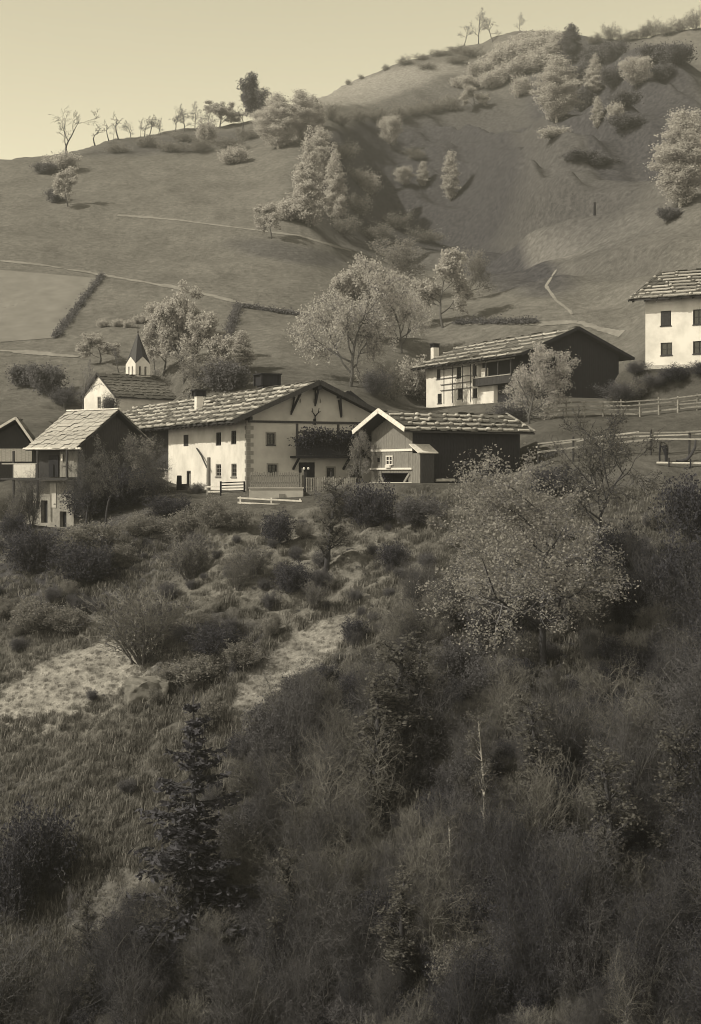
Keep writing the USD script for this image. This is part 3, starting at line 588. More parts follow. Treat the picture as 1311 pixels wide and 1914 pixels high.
barge(t, ML, Lr+1.19, -1.05, xr, Wr+1.0, rzr(-1.05), zE+.55+sr*xr, rzr(Wr+1.0), 'wood_dark', h=.25)
for k in range(9): y = Lr+.8-k*1.1; part(t, 'rafter', MB().beam((0, y, rzr(0)-.2), (-1.0, y, rzr(-1.0)-.2), .12, .14), 'wood_dark')

# --- left barn on a stone base
t = thing('hillside_barn', 'dark wooden barn with a smooth pale shingle roof, at the left edge', 'barn', **at_frame(FL_))
sB = .70; xb, zb = 3.8, 8.2
rzl = lambda x: zb - sB*abs(x-xb)
lath_roof(t, ML, -.5, 4.9, -.15, 7.6, xb, rzl(-.15), zb, rzl(7.6), rows=9, plank=None, shin='shingle_pale', back_rows=6)
part(t, 'ridge_board', MB().box(xb-.13, xb+.13, -.52, 4.95, zb+.07, zb+.16), 'wood_pale')
part(t, 'eave_pole', MB().tube([(-.22, -1.0, rzl(-.15)-.02), (-.25, 5.0, rzl(-.15)+.02)], .075), 'wood_pale', label='long pale pole along the eave')
part(t, 'upper_wall', MB().man(hullm([(x, y, z) for y in (.1, 4.4) for x, z in ((.55, 3.4), (7.1, 3.4), (.55, rzl(.55)-.16), (7.1, rzl(7.1)-.16), (xb, rzl(xb)-.2))])), 'wood_dark')
part(t, 'board_cladding', boards(1, .55, 7.1, lambda u: 3.3, lambda u: rzl(u)-.2, .1, .24), 'wood_dark')
part(t, 'board_cladding', boards(0, .15, 2.0, lambda u: 3.45, lambda u: rzl(.5)-.3, .55, .3), 'wood_grey')
part(t, 'door', MB().box(.45, .53, 2.1, 3.1, 3.45, 5.0), 'wood_black'); part(t, 'white_cloth', MB().box(.36, .4, 1.55, 1.72, 4.6, 5.05), 'plaster', label='small white strip hanging under the eave')
b = part(t, 'balcony', MB().box(-.7, .54, -.2, 7.0, 3.25, 3.38), 'wood_dark')
part(b, 'balcony_board', boards(0, 3.2, 5.6, lambda u: 3.4, lambda u: 4.35, -.62, .55, .03), 'plank_light', label='row of sunlit pale balcony boards')
part(b, 'handrail', MB().box(-.66, -.58, 3.1, 6.9, 4.36, 4.43), 'plank_mid')
for y in (0.0, 3.1, 5.7): part(b, 'balcony_post', MB().box(-.62, -.5, y-.07, y+.07, 1.2 if y else 3.39, 5.3), 'wood_dark')
lw = bman(.3, 7.0, .3, 5.8, -2.0, 3.2)
for q in ((3.4, 1.0, .7, 1.6), (1.4, .5, .7, 1.1), (4.9, 1.6, .6, 1.8)): lw -= bman(.2, .9, q[0]-q[2]/2, q[0]+q[2]/2, q[1]-q[3]/2, q[1]+q[3]/2)
part(t, 'stone_base', MB().man(lw), 'stone_wall')
for q in ((3.4, 1.0, .7, 1.6), (1.4, .5, .7, 1.1), (4.9, 1.6, .6, 1.8)): part(t, 'opening', MB().box(.6, .66, q[0]-q[2]/2, q[0]+q[2]/2, q[1]-q[3]/2, q[1]+q[3]/2), 'wood_black')
part(t, 'plaster_patch', MB().box(.255, .297, 3.9, 4.55, 1.6, 2.9), 'plaster_old'); part(t, 'plaster_patch', MB().box(.25, .297, 2.1, 2.75, 1.3, 3.0), 'plaster_old')
part(t, 'board_cladding', boards(1, .3, 7.0, lambda u: .6, lambda u: 3.2, .3, .3), 'wood_black')

# --- shed at the far left edge, behind the barn
FS = Frame(-52, 935, 113, 8)
t = thing('left_shed', 'shed with one pale slanting bargeboard, cut off by the left edge', 'shed', **at_frame(FS))
part(t, 'wall', MB().man(gable_prism(ML, 0, 5, 0, 4.6, 3.3, 4.1, 5.9, -2, 4.1)), 'wood_dark')
lath_roof(t, ML, -.7, 5.4, -.9, 4.9, 3.35, 3.75, 6.3, 4.05, rows=4, plank=None, shin='shingle')
barge(t, ML, -.75, -.9, 3.35, 4.9, 3.85, 6.42, 4.15, 'wood_pale', w=.06, h=.18)
part(t, 'board_cladding', boards(1, .05, 4.55, lambda u: 3.0, lambda u: 4.0, 0, .3), 'plank_light')

# --- church
t = thing('chapel', 'small white chapel with a pointed dark spire, behind the left barn', 'chapel', **at_frame(FC))
Wc, Lc, yc, zc = 6.4, 8.0, 3.35, 4.75; sc = .72
rzc = lambda y: zc - sc*abs(y-yc)
w = hullm([(x, y, z) for x in (0, Lc) for y, z in ((0, -2.0), (Wc, -2.0), (0, rzc(0)-.14), (Wc, rzc(Wc)-.14), (yc, rzc(yc)-.16))])
w -= pocket(0, 3.3, 1.6, .7, 1.3, 0, .25)
part(t, 'nave_wall', MB().man(w), 'plaster'); window(t, 0, 3.3, 1.6, .7, 1.3, 'frame', mull=(1, 2))
lath_roof(t, MG, -.25, Lc, -.35, Wc+.35, yc, rzc(-.35), zc, rzc(Wc+.35), rows=8, plank=None, shin='shingle', back_rows=8)
barge(t, MG, -.28, -.35, yc, Wc+.35, rzc(-.35)+.1, zc+.1, rzc(Wc+.35)+.1, 'wood_dark', w=.05, h=.2)
# belfry, seen on its edge
p = FC.loc(P(258, 720, 165)); cx, cy = p[0], p[1]; zt0, zt1 = 2.0, (HOR-681)/F*165-FC.o[2]; zs = (HOR-621)/F*165-FC.o[2]; zb0 = (HOR-704)/F*165-FC.o[2]
hw = 0.98
tw = bman(cx-hw, cx+hw, cy-hw, cy+hw, -1, zt1)
zw = zb0+.12
for k in (-.36, .36):
    tw -= bman(cx-hw-.1, cx+hw+.1, cy+k-.14, cy+k+.14, zw, zt1-.28); tw -= bman(cx+k-.14, cx+k+.14, cy-hw-.1, cy+hw+.1, zw, zt1-.28)
core = bman(cx-hw+.25, cx+hw-.25, cy-hw+.25, cy+hw-.25, zw, zt1-.2)
part(t, 'bell_tower', MB().man(tw), 'plaster'); part(t, 'belfry_core', MB().man(core), 'wood_black')
part(t, 'cornice', MB().man(bman(cx-hw-.12, cx+hw+.12, cy-hw-.12, cy+hw+.12, zb0-.13, zb0) - bman(cx-hw+.01, cx+hw-.01, cy-hw+.01, cy+hw-.01, zb0-.2, zb0+.1)), 'plaster')
zg = zt1+.85
for ax, sg in ((0, -1), (1, -1), (0, 1), (1, 1)):
    o = sg*hw
    pts = [(cx+o, cy-hw, zt1), (cx+o, cy+hw, zt1), (cx+o, cy, zg), (cx+o*.86, cy-hw, zt1), (cx+o*.86, cy+hw, zt1), (cx+o*.86, cy, zg)] if ax == 0 else [(cx-hw, cy+o, zt1), (cx+hw, cy+o, zt1), (cx, cy+o, zg), (cx-hw, cy+o*.86, zt1), (cx+hw, cy+o*.86, zt1), (cx, cy+o*.86, zg)]
    part(t, 'gablet', MB().man(hullm(pts)), 'plaster')
hb = hw+.03
sv = [(cx, cy, zs)]; ring = []
for k in range(8):
    an = k*math.pi/4
    if k % 2 == 0: ring.append((cx+hb*1.02*math.cos(an), cy+hb*1.02*math.sin(an), zg+.03))
    else: ring.append((cx+hb*.985*math.sqrt(2)*math.cos(an), cy+hb*.985*math.sqrt(2)*math.sin(an), zt1+.03))
sf = [[0, 1+k, 1+(k+1) % 8] for k in range(8)] + [[9, 1+(k+1) % 8, 1+k] for k in range(8)]
sp = part(t, 'spire', (np.array(sv+ring+[(cx, cy, zt1+.05)]), np.array(sf)), 'spire')
part(sp, 'cross', MB().box(cx-.025, cx+.025, cy-.025, cy+.025, zs-.1, zs+.85).box(cx-.24, cx+.24, cy-.02, cy+.02, zs+.45, zs+.51).box(cx-.02, cx+.02, cy-.24, cy+.24, zs+.455, zs+.505), 'iron')
part(sp, 'ball', trimesh.creation.icosphere(2, .11).apply_translation((cx, cy, zs+.05)), 'iron', smooth=True)

# ------------------------------------------------------------------ fences, walls, posts
def wpt(px, py, Y): return P(px, py, Y)
def rail_fence(name, label, pts, Y, posts, rails, hpost, matp='rail', matr='rail', group=None, cat='fence'):
    """pts: base line in photograph pixels at depths Y; rails: heights; posts: parameters 0..1"""
    a, b = P(*pts[0], Y[0]), P(*pts[1], Y[1])
    t = thing(name, label, cat, a, 0, group); d = b-a; L = np.hypot(d[0], d[1]); u = d/L; n = np.array([-u[1], u[0], 0])
    gz = lambda s: ground(*(a+d*s)[:2])-a[2]
    for s in posts:
        p = d*s; z = gz(s); lean = R.uniform(-.05, .05)
        part(t, 'post', MB().tube([(p[0], p[1], z-.5), (p[0]+lean*u[0], p[1]+lean*u[1], z+hpost*R.uniform(.93, 1.08))], R.uniform(.055, .08)), matp)
    for h in rails:
        s = R.uniform(-.02, .0)
        while s < 1:
            e = min(s + R.uniform(2.6, 3.6)/L*1.2, 1.02); o = n*R.choice((-.09, .09))
            p, q = d*s+o, d*e+o; p[2], q[2] = gz(max(s, 0))+h+R.uniform(-.04, .04), gz(min(e, 1))+h+R.uniform(-.04, .04)
            part(t, 'rail', MB().beam(p, q, .06, R.uniform(.09, .13)), matr); s = e - .2/L
            if e >= 1: break
    return t
rail_fence('rail_fence', 'weathered fence of four close pale rails below the upper farmhouse', [(1018, 776), (1420, 768)], (117, 112), np.linspace(.02, .98, 12), (.28, .58, .88, 1.18), 1.3)
rail_fence('pasture_fence', 'dark fence with three rails across the meadow, behind the bare fruit tree', [(1006, 851), (1380, 853)], (101, 98.5), (0.0, .18, .38, .57, .76, .9), (1.1, 1.42, 1.62), 1.65, 'wood_dark', 'plank_mid')
pw = [P(1228, 852, 96.5), P(1340, 848, 96)]
t = thing('ground_rail', 'single pale pole lying low along the meadow under the dark fence', 'rail', pw[0])
g0 = ground(*pw[0][:2])-pw[0][2]; g1 = ground(*pw[1][:2])-pw[0][2]
dd = pw[1]-pw[0]
part(t, 'rail', MB().tube([(0, 0, g0+.2), (dd[0]*.5, dd[1]*.5, (g0+g1)/2+.24), (dd[0], dd[1], g1+.26)], .07), 'plank_light')
for s in (.2, .56): part(t, 'stake', MB().tube([dd*s*np.array([1, 1, 0])+np.array([0, -.12, g0+(g1-g0)*s-.4]), dd*s*np.array([1, 1, 0])+np.array([0, -.12, g0+(g1-g0)*s+.55])], .05), 'wood_black')
p = P(1246, 850, 97.4); p[2] = ground(p[0], p[1])
t = thing('gate_post', 'thick black forked post standing against the dark meadow fence', 'post', p)
part(t, 'shaft', MB().tube([(0, 0, -.4), (0, 0, .45), (-.03, 0, .8), (-.1, 0, 1.15)], [.09, .11, .19, .24], 8), 'wood_black'); part(t, 'fork', MB().tube([(-.42, 0, -.4), (-.45, 0, .5), (-.38, 0, 1.3)], [.06, .06, .08], 7), 'wood_black')
p = P(1280, 850, 97.6); p[2] = ground(p[0], p[1])
t = part(None, 'bent_branch', MB().tube([p+[-.55, 0, .12], p+[-.2, 0, .08], p+[.15, 0, .18], p+[.45, .05, .5], p+[.72, .05, 1.0], p+[.78, .1, 1.5]], [.05, .12, .12, .1, .09, .06], 8), 'bark_dark')
tag(t, 'dark curved branch leaning on the meadow fence at the right edge', 'branch')
# terrace wall and picket fences before the farmhouse
FT = Frame(466, 938, 100.5, 4.5); zT = FT.o[2]
gx = FT.hit(567, 935, 1)[0]
t = thing('terrace_wall', 'low pale plastered terrace wall under the first picket fence', 'wall', **at_frame(FT))
part(t, 'wall', MB().man(bman(0, gx, 0, .5, -1.6, .92) + bman(gx-.4, gx, .5, 4, -1.6, .92)), 'plaster_grey')
part(t, 'coping', MB().box(-.05, gx+.05, -.06, .56, .923, 1.0), 'plaster_old')
part(t, 'stair_niche', MB().box(2.05, 2.45, -.05, -.003, -.2, .55).box(2.1, 2.9, -.06, -.003, -.5, -.2), 'quoin')
t = thing('picket_fence', 'grey picket fence on top of the pale terrace wall', 'fence', FT.o + [0, .25*0.99, 1.0], FT.deg)
part(t, 'rail', MB().box(0, gx, .03, .09, .25, .35), 'wood_grey'); part(t, 'rail', MB().box(0, gx, .03, .09, .75, .85), 'wood_grey')
x = .02
while x < gx-.12:
    w = R.uniform(.10, .13); h = R.uniform(1.0, 1.12)
    part(t, 'picket', hullm([(x, 0, .02), (x+w, 0, .02), (x, .026, .02), (x+w, .026, .02), (x, 0, h-.07), (x+w, 0, h-.07), (x, .026, h-.07), (x+w, .026, h-.07), (x+w/2, 0, h), (x+w/2, .026, h)]), 'wood_grey'); x += w+.045
part(t, 'corner_post', MB().box(gx-.1, gx+.04, .095, .235, 0, 1.32), 'wood_grey')
FT2 = Frame(572, 908, 103, 12); FT2.o[2] = ground(FT2.o[0], FT2.o[1])
g2 = FT2.hit(668, 905, 1)[0]
t = thing('picket_fence', 'garden picket fence below the dark balcony, left of the small barn', 'fence', **at_frame(FT2))
for z in (.3, .95): part(t, 'rail', MB().box(0, g2, .03, .08, z, z+.09), 'wood_grey')
x = .02
while x < g2-.1:
    w = R.uniform(.07, .1); h = R.uniform(.98, 1.12); part(t, 'picket', MB().box(x, x+w, 0, .026, -.3, h), 'plank_mid'); x += w+.075
for x in (0, g2*.5, g2): part(t, 'post', MB().box(x-.07, x+.07, .09, .23, -.5, 1.45), 'wood_dark')
for x in (.05, .35):
    s_ = trimesh.creation.icosphere(2, .075).apply_transform(np.diag([1, 1, 1.3, 1])).apply_translation(FT.o + np.array([FT.c*(gx+x), FT.s*(gx+x)+.3, 2.30]))
    q = part(None, 'milk_jug', s_, 'plaster', smooth=True); tag(q, ('left' if x < .2 else 'right')+' one of two small white jugs drying on the picket fence', 'jug')
q0 = np.array([FT.c*(gx-.03), FT.s*(gx-.03), 0])
# plank parapet in front
FPp = Frame(446, 956, 98.0, -3)
t = thing('plank_parapet', 'low parapet of two bleached rails above a pale board, below the terrace wall', 'fence', **at_frame(FPp))
gp = FPp.hit(563, 960, 1)[0]
dz = -.012
part(t, 'base_board', MB().man(hullm([(0, 0, -.7), (gp, 0, -.95), (0, .12, -.7), (gp, .12, -.95), (0, 0, .42), (gp, 0, .25), (0, .12, .42), (gp, .12, .25)])), 'wood_pale')
for z in (.60, .92): part(t, 'rail', MB().beam((-.05, -.05, z), (gp*.55, -.05, z-.13), .06, .11), 'wood_pale'); part(t, 'rail', MB().beam((gp*.5, -.12, z-.1), (gp+.05, -.12, z-.22), .06, .11), 'wood_pale')
for x in (.1, gp*.52, gp-.08): part(t, 'post', MB().box(x-.05, x+.05, .0+.123, .22, -.6, 1.0-x*.035), 'wood_pale')
# rail gate and posts before the white wall
FG = Frame(413, 925, 101.5, 12)
t = thing('rail_gate', 'dark five-rail gate leaning before the corner of the white farmhouse', 'gate', **at_frame(FG))
gg = FG.hit(457, 920, 1)[0]
for x in (0.0, gg): part(t, 'post', MB().box(x-.06, x+.06, -.06, .06, -.5, .95), 'wood_black')
for k in range(5): part(t, 'rail', MB().beam((.03, -.09, .08+k*.19), (gg-.03, -.09, .10+k*.2), .04, .08), 'plank_mid' if k in (0, 2) else 'wood_dark')
rail_fence('low_rails', 'two thin pale rails between the tall post and the dark gate', [(388, 925), (412, 923)], (102, 101.7), (), (.25, .6), .9, 'rail', 'plank_light')
def post(px, y0, y1, Y, r, label, mat='wood_grey', name='tall_post'):
    p = P(px, y0, Y); h = (y0-y1)/F*Y
    q = part(None, name, MB().tube([p-[0, 0, .5], p+[0, 0, h*.5], p+[.02, 0, h]], [r, r, r*.85], 8).tube([p+[.02, 0, h-.001], p+[.02, 0, h+.02]], [r*.84, r*.4], 8), mat); tag(q, label, 'post')
post(390, 922, 855, 102.5, .15, 'tall thick grey post standing free before the sunlit white wall')
post(335, 918, 889, 106, .2, 'short dark gnarled post at the foot of the white wall', 'wood_black', 'stump_post')
p = P(346, 915, 106)
t = part(None, 'bucket', trimesh.creation.revolve([(0, 0), (.22, 0), (.28, .5), (.25, .5), (.2, .05), (0, .05)], sections=20).apply_translation(p+np.array([0, 0, -.1])), 'wood_dark', smooth=30); tag(t, 'dark round tub beside the short post under the white wall', 'tub')
post(1112, 408, 378, 255, .22, 'small dark stake alone in the grass of the right-hand meadow', 'wood_black', 'meadow_stake')
# ------------------------------------------------------------------ plants: kinds
stage.CreateClassPrim('/World/plant_kinds')
KIND = {}
def nrm_(v): return v/(np.linalg.norm(v)+1e-12)
def grow(rng, p, d, L, r, lev, spec, out):
    n = spec['n'][lev]; pts = [p.copy()]; rad = [r]; seg = L/n; dirs = [d]
    for i in range(n):
        d = nrm_(d + rng.normal(0, spec['wig'][lev], 3) + np.array([0, 0, spec['up'][lev]])); p = p + d*seg
        pts.append(p.copy()); rad.append(max(r*(1-(i+1)/n*spec.get('taper', .8)), spec['rmin'])); dirs.append(d)
    out.setdefault(lev, []).append((np.array(pts), np.array(rad)))
    if lev >= len(spec['kids']): return
    k = spec['kids'][lev]; t0 = spec['t0'][lev]
    for j in range(k):
        t = t0 + (1-t0)*((j+rng.random())/k); f = t*n; i = min(int(f), n-1); q = pts[i]*(1-(f-i)) + pts[i+1]*(f-i)
        ax = nrm_(np.cross(dirs[i+1], rng.normal(0, 1, 3))); an = math.radians(spec['ang'][lev]*rng.uniform(.7, 1.3))
        cd = nrm_(dirs[i+1]*math.cos(an) + ax*math.sin(an))
        cl = L*spec['rat'][lev]*rng.uniform(.65, 1.2)*(spec['env'](t) if lev == 0 and 'env' in spec else 1.15-.45*t)
        grow(rng, q, cd, cl, max(min(r*(1-t*.7)*spec['rr'], rad[i]*.85), spec['rmin']), lev+1, spec, out)
def branches(out, levs, sides):
    m = MB()
    for lv in levs:
        for pts, rad in out.get(lv, []): m.tube(pts, rad, sides[min(lv, len(sides)-1)])
    return m
def leaves(rng, centers, size, flat=0.0, elong=1.6):
    n = len(centers); a = rng.normal(0, 1, (n, 3)); a[:, 2] *= (1-flat); a /= np.linalg.norm(a, axis=1, keepdims=True)
    b = rng.normal(0, 1, (n, 3)); b -= a*(a*b).sum(1, keepdims=True); b /= np.linalg.norm(b, axis=1, keepdims=True)
    s = size*rng.uniform(.55, 1.3, (n, 1))
    v = np.stack([centers-a*s*elong/2, centers-b*s/2, centers+a*s*elong/2, centers+b*s/2], 1).reshape(-1, 3)
    i = np.arange(n)*4; f = np.concatenate([np.stack([i, i+1, i+2], 1), np.stack([i, i+2, i+3], 1)])
    return v, f
def along(rng, out, levs, n, jit, tmin=.25):
    br = [b for lv in levs for b in out.get(lv, [])]; w = np.array([np.linalg.norm(b[0][-1]-b[0][0]) for b in br]); w /= w.sum()
    ix = rng.choice(len(br), n, p=w); c = np.zeros((n, 3))
    for k, i in enumerate(ix):
        pts = br[i][0]; f = rng.uniform(tmin, 1)*(len(pts)-1); j = min(int(f), len(pts)-2); c[k] = pts[j]*(1-f+j) + pts[j+1]*(f-j)
    return c + rng.normal(0, jit, (n, 3))
def kind(name, meshes):
    pth = '/World/plant_kinds/' + name; x = UsdGeom.Xform.Define(stage, pth); allv = []
    for nm, m, mt, sm in meshes:
        m = m.get() if isinstance(m, MB) else m
        usdkit.mesh(stage, pth + '/' + nm, m, MAT[mt], sm); allv.append(m[0])
    v = np.vstack(allv); lo, hi = np.percentile(v, .5, axis=0), np.percentile(v, 99.5, axis=0)
    KIND[name] = (pth, hi[2], max(hi[0]-lo[0], hi[1]-lo[1]))
Z0 = np.array([0., 0., -.3]); UP = np.array([0., 0., 1.])
def broad(name, seed, H, trunk=.3, kids=(9, 6, 6, 4), nleaf=0, lsize=.2, leaf='leaf_light', spread=1.0, bark='bark', jit=.18, r0=None, twig='twig', lean=0.0, ang=(52, 48, 45, 45), rmin=.012, up=(.06, .06, .04, .02, 0), n0=7, wig=.10):
    rng = np.random.default_rng(seed); out = {}
    spec = dict(n=(n0, 5, 4, 3, 2), wig=(wig, .16, .2, .24, .3), up=up, kids=kids, t0=(trunk, .2, .15, .1), ang=ang, rat=(.55*spread, .55, .55, .5), rr=.62, rmin=rmin, taper=.78)
    grow(rng, Z0, nrm_(UP+np.array([lean, 0, 0])), H*.8, r0 or H*.018, 0, spec, out)
    ms = [('trunk', branches(out, (0, 1), (7, 5)), bark, True)]
    tw = branches(out, (2, 3, 4), (4, 4, 4, 3, 3))
    if nleaf:
        ms.append(('branches', tw, twig, False)); ms.append(('crown', leaves(rng, along(rng, out, (3, 4) if len(kids) > 3 else (2, 3), nleaf, jit), lsize), leaf, False))
    else: ms.append(('crown', tw, twig, False))
    kind(name, ms)
broad('bare_a', 11, 9, .28, spread=.9); broad('bare_b', 12, 8, .35, kids=(7, 5, 5, 4), spread=.75, lean=.15)
broad('forked', 13, 8, .15, kids=(4, 5, 5, 4), spread=1.25, lean=-.25, ang=(40, 45, 45, 45), wig=.16, bark='bark_dark', twig='bark_dark')
broad('stunted', 14, 4, .5, kids=(6, 3, 3, 2), spread=.4, bark='bark_dark', twig='bark_dark')
broad('blossom_a', 21, 9, .22, nleaf=11000, lsize=.19, leaf='leaf_blossom', spread=1.05); broad('blossom_b', 22, 8, .28, kids=(8, 6, 5, 4), nleaf=8000, lsize=.19, leaf='leaf_blossom', spread=1.0)
broad('budding_a', 23, 10, .10, kids=(12, 7, 6, 4), ang=(60, 48, 45, 45), wig=.16, lean=.15, nleaf=13000, lsize=.13, leaf='leaf_pale', spread=1.3, jit=.22); broad('budding_b', 24, 9, .16, kids=(11, 6, 6, 4), wig=.15, nleaf=6000, lsize=.14, leaf='leaf_light', spread=.95, jit=.3)
broad('oval', 25, 14, .3, kids=(16, 6, 5, 3), nleaf=9000, lsize=.24, leaf='leaf_far', spread=.46, jit=.45)
broad('apple_big', 26, 12, .26, kids=(13, 8, 6, 4), nleaf=22000, lsize=.095, leaf='leaf_apple', spread=1.3, jit=.2, bark='bark_dark', rmin=.009, r0=.2, up=(.05, .01, -.02, -.02, 0), ang=(62, 50, 48, 48))
broad('apple_old', 27, 10, .42, kids=(9, 7, 6, 4), nleaf=4500, lsize=.09, leaf='leaf_mid', spread=1.05, jit=.15, bark='bark_dark', twig='bark_dark', rmin=.012, r0=.17, wig=.17)
broad('sapling', 28, 10, .15, kids=(24, 6, 4), nleaf=2500, lsize=.09, leaf='leaf_mid', spread=.30, bark='bark_dark', twig='bark_dark', r0=.17, rmin=.007, ang=(35, 38, 40), up=(.04, .12, .08, .05), jit=.1, wig=.05)
broad('sapling_pale', 29, 11, .3, kids=(20, 6, 4), nleaf=1500, lsize=.08, leaf='leaf_mid', spread=.22, r0=.10, rmin=.007, bark='bark_pale', ang=(35, 38, 40), up=(.04, .1, .06, .04), jit=.1, wig=.05)
def conic(name, seed, H, Wd, nb, nleaf, lsize, leaf, prof, bark='bark', droop=.05, base=.06, twig='twig', clump=14, jit=.3):
    """straight trunk, limbs in an uneven crown; foliage in clumps along the limbs"""
    rng = np.random.default_rng(seed); tr, br, cs = MB(), MB(), []
    zs = np.linspace(0, 1, 8); tr.tube([(rng.normal(0, .01*H) if 0 < z < 1 else 0, rng.normal(0, .01*H) if 0 < z < 1 else 0, -.3+z*H) for z in zs], H*.014*(1-zs*.93), 7)
    for k in range(nb):
        t = base + (1-base)*(k+rng.random())/nb; L = Wd/2*prof(t)*rng.uniform(.6, 1.15); an = k*2.4+rng.normal(0, .4)
        p = np.array([0, 0, t*H-.3]); e = p + np.array([math.cos(an)*L, math.sin(an)*L, L*(.55-droop*9)*(1 if droop < .1 else 1)+rng.normal(0, .1)])
        mid = (p+e)/2 + [0, 0, -L*.1 if droop > .05 else L*.08]
        br.tube([p, mid, e], [H*.004*(1-t*.5)+.012, H*.0025+.008, .01], 4)
        nc = max(2, int(clump*L/(Wd/2)+1))
        for q in range(nc):
            f = .2+.85*(q+rng.random())/nc; c = p*(1-f)**2 + 2*f*(1-f)*mid + f*f*e if f <= 1 else e
            cs.append((c, L))
    C = np.array([c for c, L in cs]); S_ = np.array([L for c, L in cs]); w = S_/S_.sum()
    ix = rng.choice(len(C), nleaf, p=w); P_ = C[ix] + rng.normal(0, 1, (nleaf, 3))*np.array([jit, jit, jit*.7])
    kind(name, [('trunk', tr, bark, True), ('branches', br, twig, False), ('crown', leaves(rng, P_, lsize), leaf, False)])
egg = lambda t: (max(0, min(1, (t/.3)))**.6)*max(0, 1-t)**.55*1.25
cone = lambda t: max(0.03, (1-t))**.85*min(1, .55+t*2)
conic('birch_a', 31, 16, 6.2, 90, 24000, .19, 'leaf_pale', egg, 'bark_pale', .0, jit=.45); conic('birch_b', 32, 14, 4.6, 80, 18000, .19, 'leaf_pale', egg, 'bark_pale', .0, jit=.4)
conic('larch', 33, 15, 6.0, 90, 20000, .18, 'leaf_pale', cone, 'bark', .03, jit=.35); conic('larch_slim', 34, 12, 3.0, 70, 11000, .17, 'leaf_pale', egg, 'bark', .02, jit=.28)
conic('round_pale', 35, 8, 6.5, 60, 13000, .17, 'leaf_pale', lambda t: max(0, math.sin(math.pi*min(1, t*1.02)))**.6, 'bark', .0, base=.2, jit=.4)
conic('dark_tall', 36, 16, 6, 90, 12000, .27, 'leaf_far', egg, 'bark', .0, jit=.45)
def spruce(name, seed, H, Wd):
    rng = np.random.default_rng(seed); tr, br, nv = MB(), MB(), []
    tr.tube([(0, 0, -.6), (.1, 0, H*.15), (0, 0, H*.5), (0, 0, H)], [H*.016, H*.014, H*.009, .02], 8)
    z = H*.10; 
    while z < H*.98:
        t = z/H; L = Wd/2*(1-t)**.8*1.05 + .12
        for k in range(int(5+3*(1-t))):
            an = rng.uniform(0, 6.28); l = L*rng.uniform(.35, 1.3); dr = .45-.6*t
            pts = [np.array([math.cos(an)*l*f, math.sin(an)*l*f, z - l*dr*f*1.1 + l*.30*f*f]) for f in (0, .35, .7, 1)]
            br.tube(pts, [.035*(1-t)+.012, .025, .015, .008], 4)
            n = int(95*l/(Wd/2))+8; f = rng.uniform(.15, 1, n); q = np.array([np.interp(f, (0, .35, .7, 1), [p[i] for p in pts]) for i in range(3)]).T
            s = rng.normal(0, 1, n)*.22*l*(1-f*.5); q += np.stack([-math.sin(an)*s, math.cos(an)*s, -np.abs(rng.normal(0, .10, n))-np.abs(s)*.35], 1); nv.append(q)
        z += H*.045*rng.uniform(.6, 1.5)
    kind(name, [('trunk', tr, 'bark_dark', True), ('branches', br, 'bark_dark', False), ('crown', leaves(rng, np.vstack(nv), .13, .3, 2.4), 'needle', False)])
spruce('spruce', 41, 11, 4.6)
def shrub(name, seed, H, Wd, stems, kids, nleaf, lsize, leaf, twig='twig_grey', jit=.1, rmin=.007, ang=(34, 38), wig=(.10, .16, .2), rat=(.5, .5), up=(.05, .06, .04)):
    rng = np.random.default_rng(seed); out = {}
    spec = dict(n=(6, 4, 3), wig=wig, up=up, kids=kids, t0=(.12, .12), ang=ang, rat=rat, rr=.6, rmin=rmin, taper=.75)
    for k in range(stems):
        an = rng.uniform(0, 6.28); tl = rng.uniform(0, 1)**.7*Wd/H*.62
        grow(rng, np.array([math.cos(an)*rng.uniform(0, .12)*Wd, math.sin(an)*rng.uniform(0, .12)*Wd, -.15]), nrm_(np.array([math.cos(an)*tl, math.sin(an)*tl, 1])), H*rng.uniform(.7, 1.05), H*.010+.006, 0, spec, out)
    ms = [('stems', branches(out, (0,), (5,)), 'bark', False)]
    if nleaf: ms += [('branches', branches(out, (1, 2), (3, 3, 3)), twig, False), ('crown', leaves(rng, along(rng, out, (1, 2), nleaf, jit), lsize), leaf, False)]
    else: ms += [('crown', branches(out, (1, 2), (3, 3, 3)), twig, False)]
    kind(name, ms)
BA, BW, BR, BU = (58, 55), (.16, .3, .4), (.42, .6), (.03, .0, -.02)
shrub('brush_a', 61, 7, 5.0, 14, (13, 8), 5500, .065, 'leaf_scrub', 'twig_scrub', .16, .0055, BA, BW, BR, BU); shrub('brush_b', 62, 6, 5.0, 13, (14, 8), 6000, .065, 'leaf_scrub', 'twig_scrub', .2, .0055, BA, BW, BR, BU); shrub('brush_c', 63, 8, 3.6, 9, (18, 8), 4500, .06, 'leaf_mid', 'twig_grey', .16, .0055, BA, BW, BR, BU)
shrub('wisp', 64, 4, 4.6, 14, (9, 6), 1500, .15, 'leaf_light', 'twig_grey', .22, .016, (50, 50), (.14, .25, .3), (.5, .55), (.03, .02, 0))
shrub('brush_d', 65, 6.5, 5.0, 13, (14, 8), 6000, .07, 'leaf_dark', 'bark_dark', .2, .006, BA, BW, BR, BU)
shrub('thicket_a', 51, 3.2, 4.2, 26, (9, 6), 1800, .07, 'leaf_scrub'); shrub('thicket_b', 52, 2.6, 3.2, 22, (8, 6), 2600, .075, 'leaf_scrub'); shrub('thicket_c', 53, 3.8, 3.4, 20, (10, 6), 900, .07, 'leaf_mid')
shrub('bush_dark', 54, 2.2, 3.0, 22, (7, 4), 6500, .085, 'leaf_dark', 'twig', .16); shrub('bush_light', 55, 2.2, 2.8, 20, (7, 4), 5500, .085, 'leaf_weed', 'twig', .16)
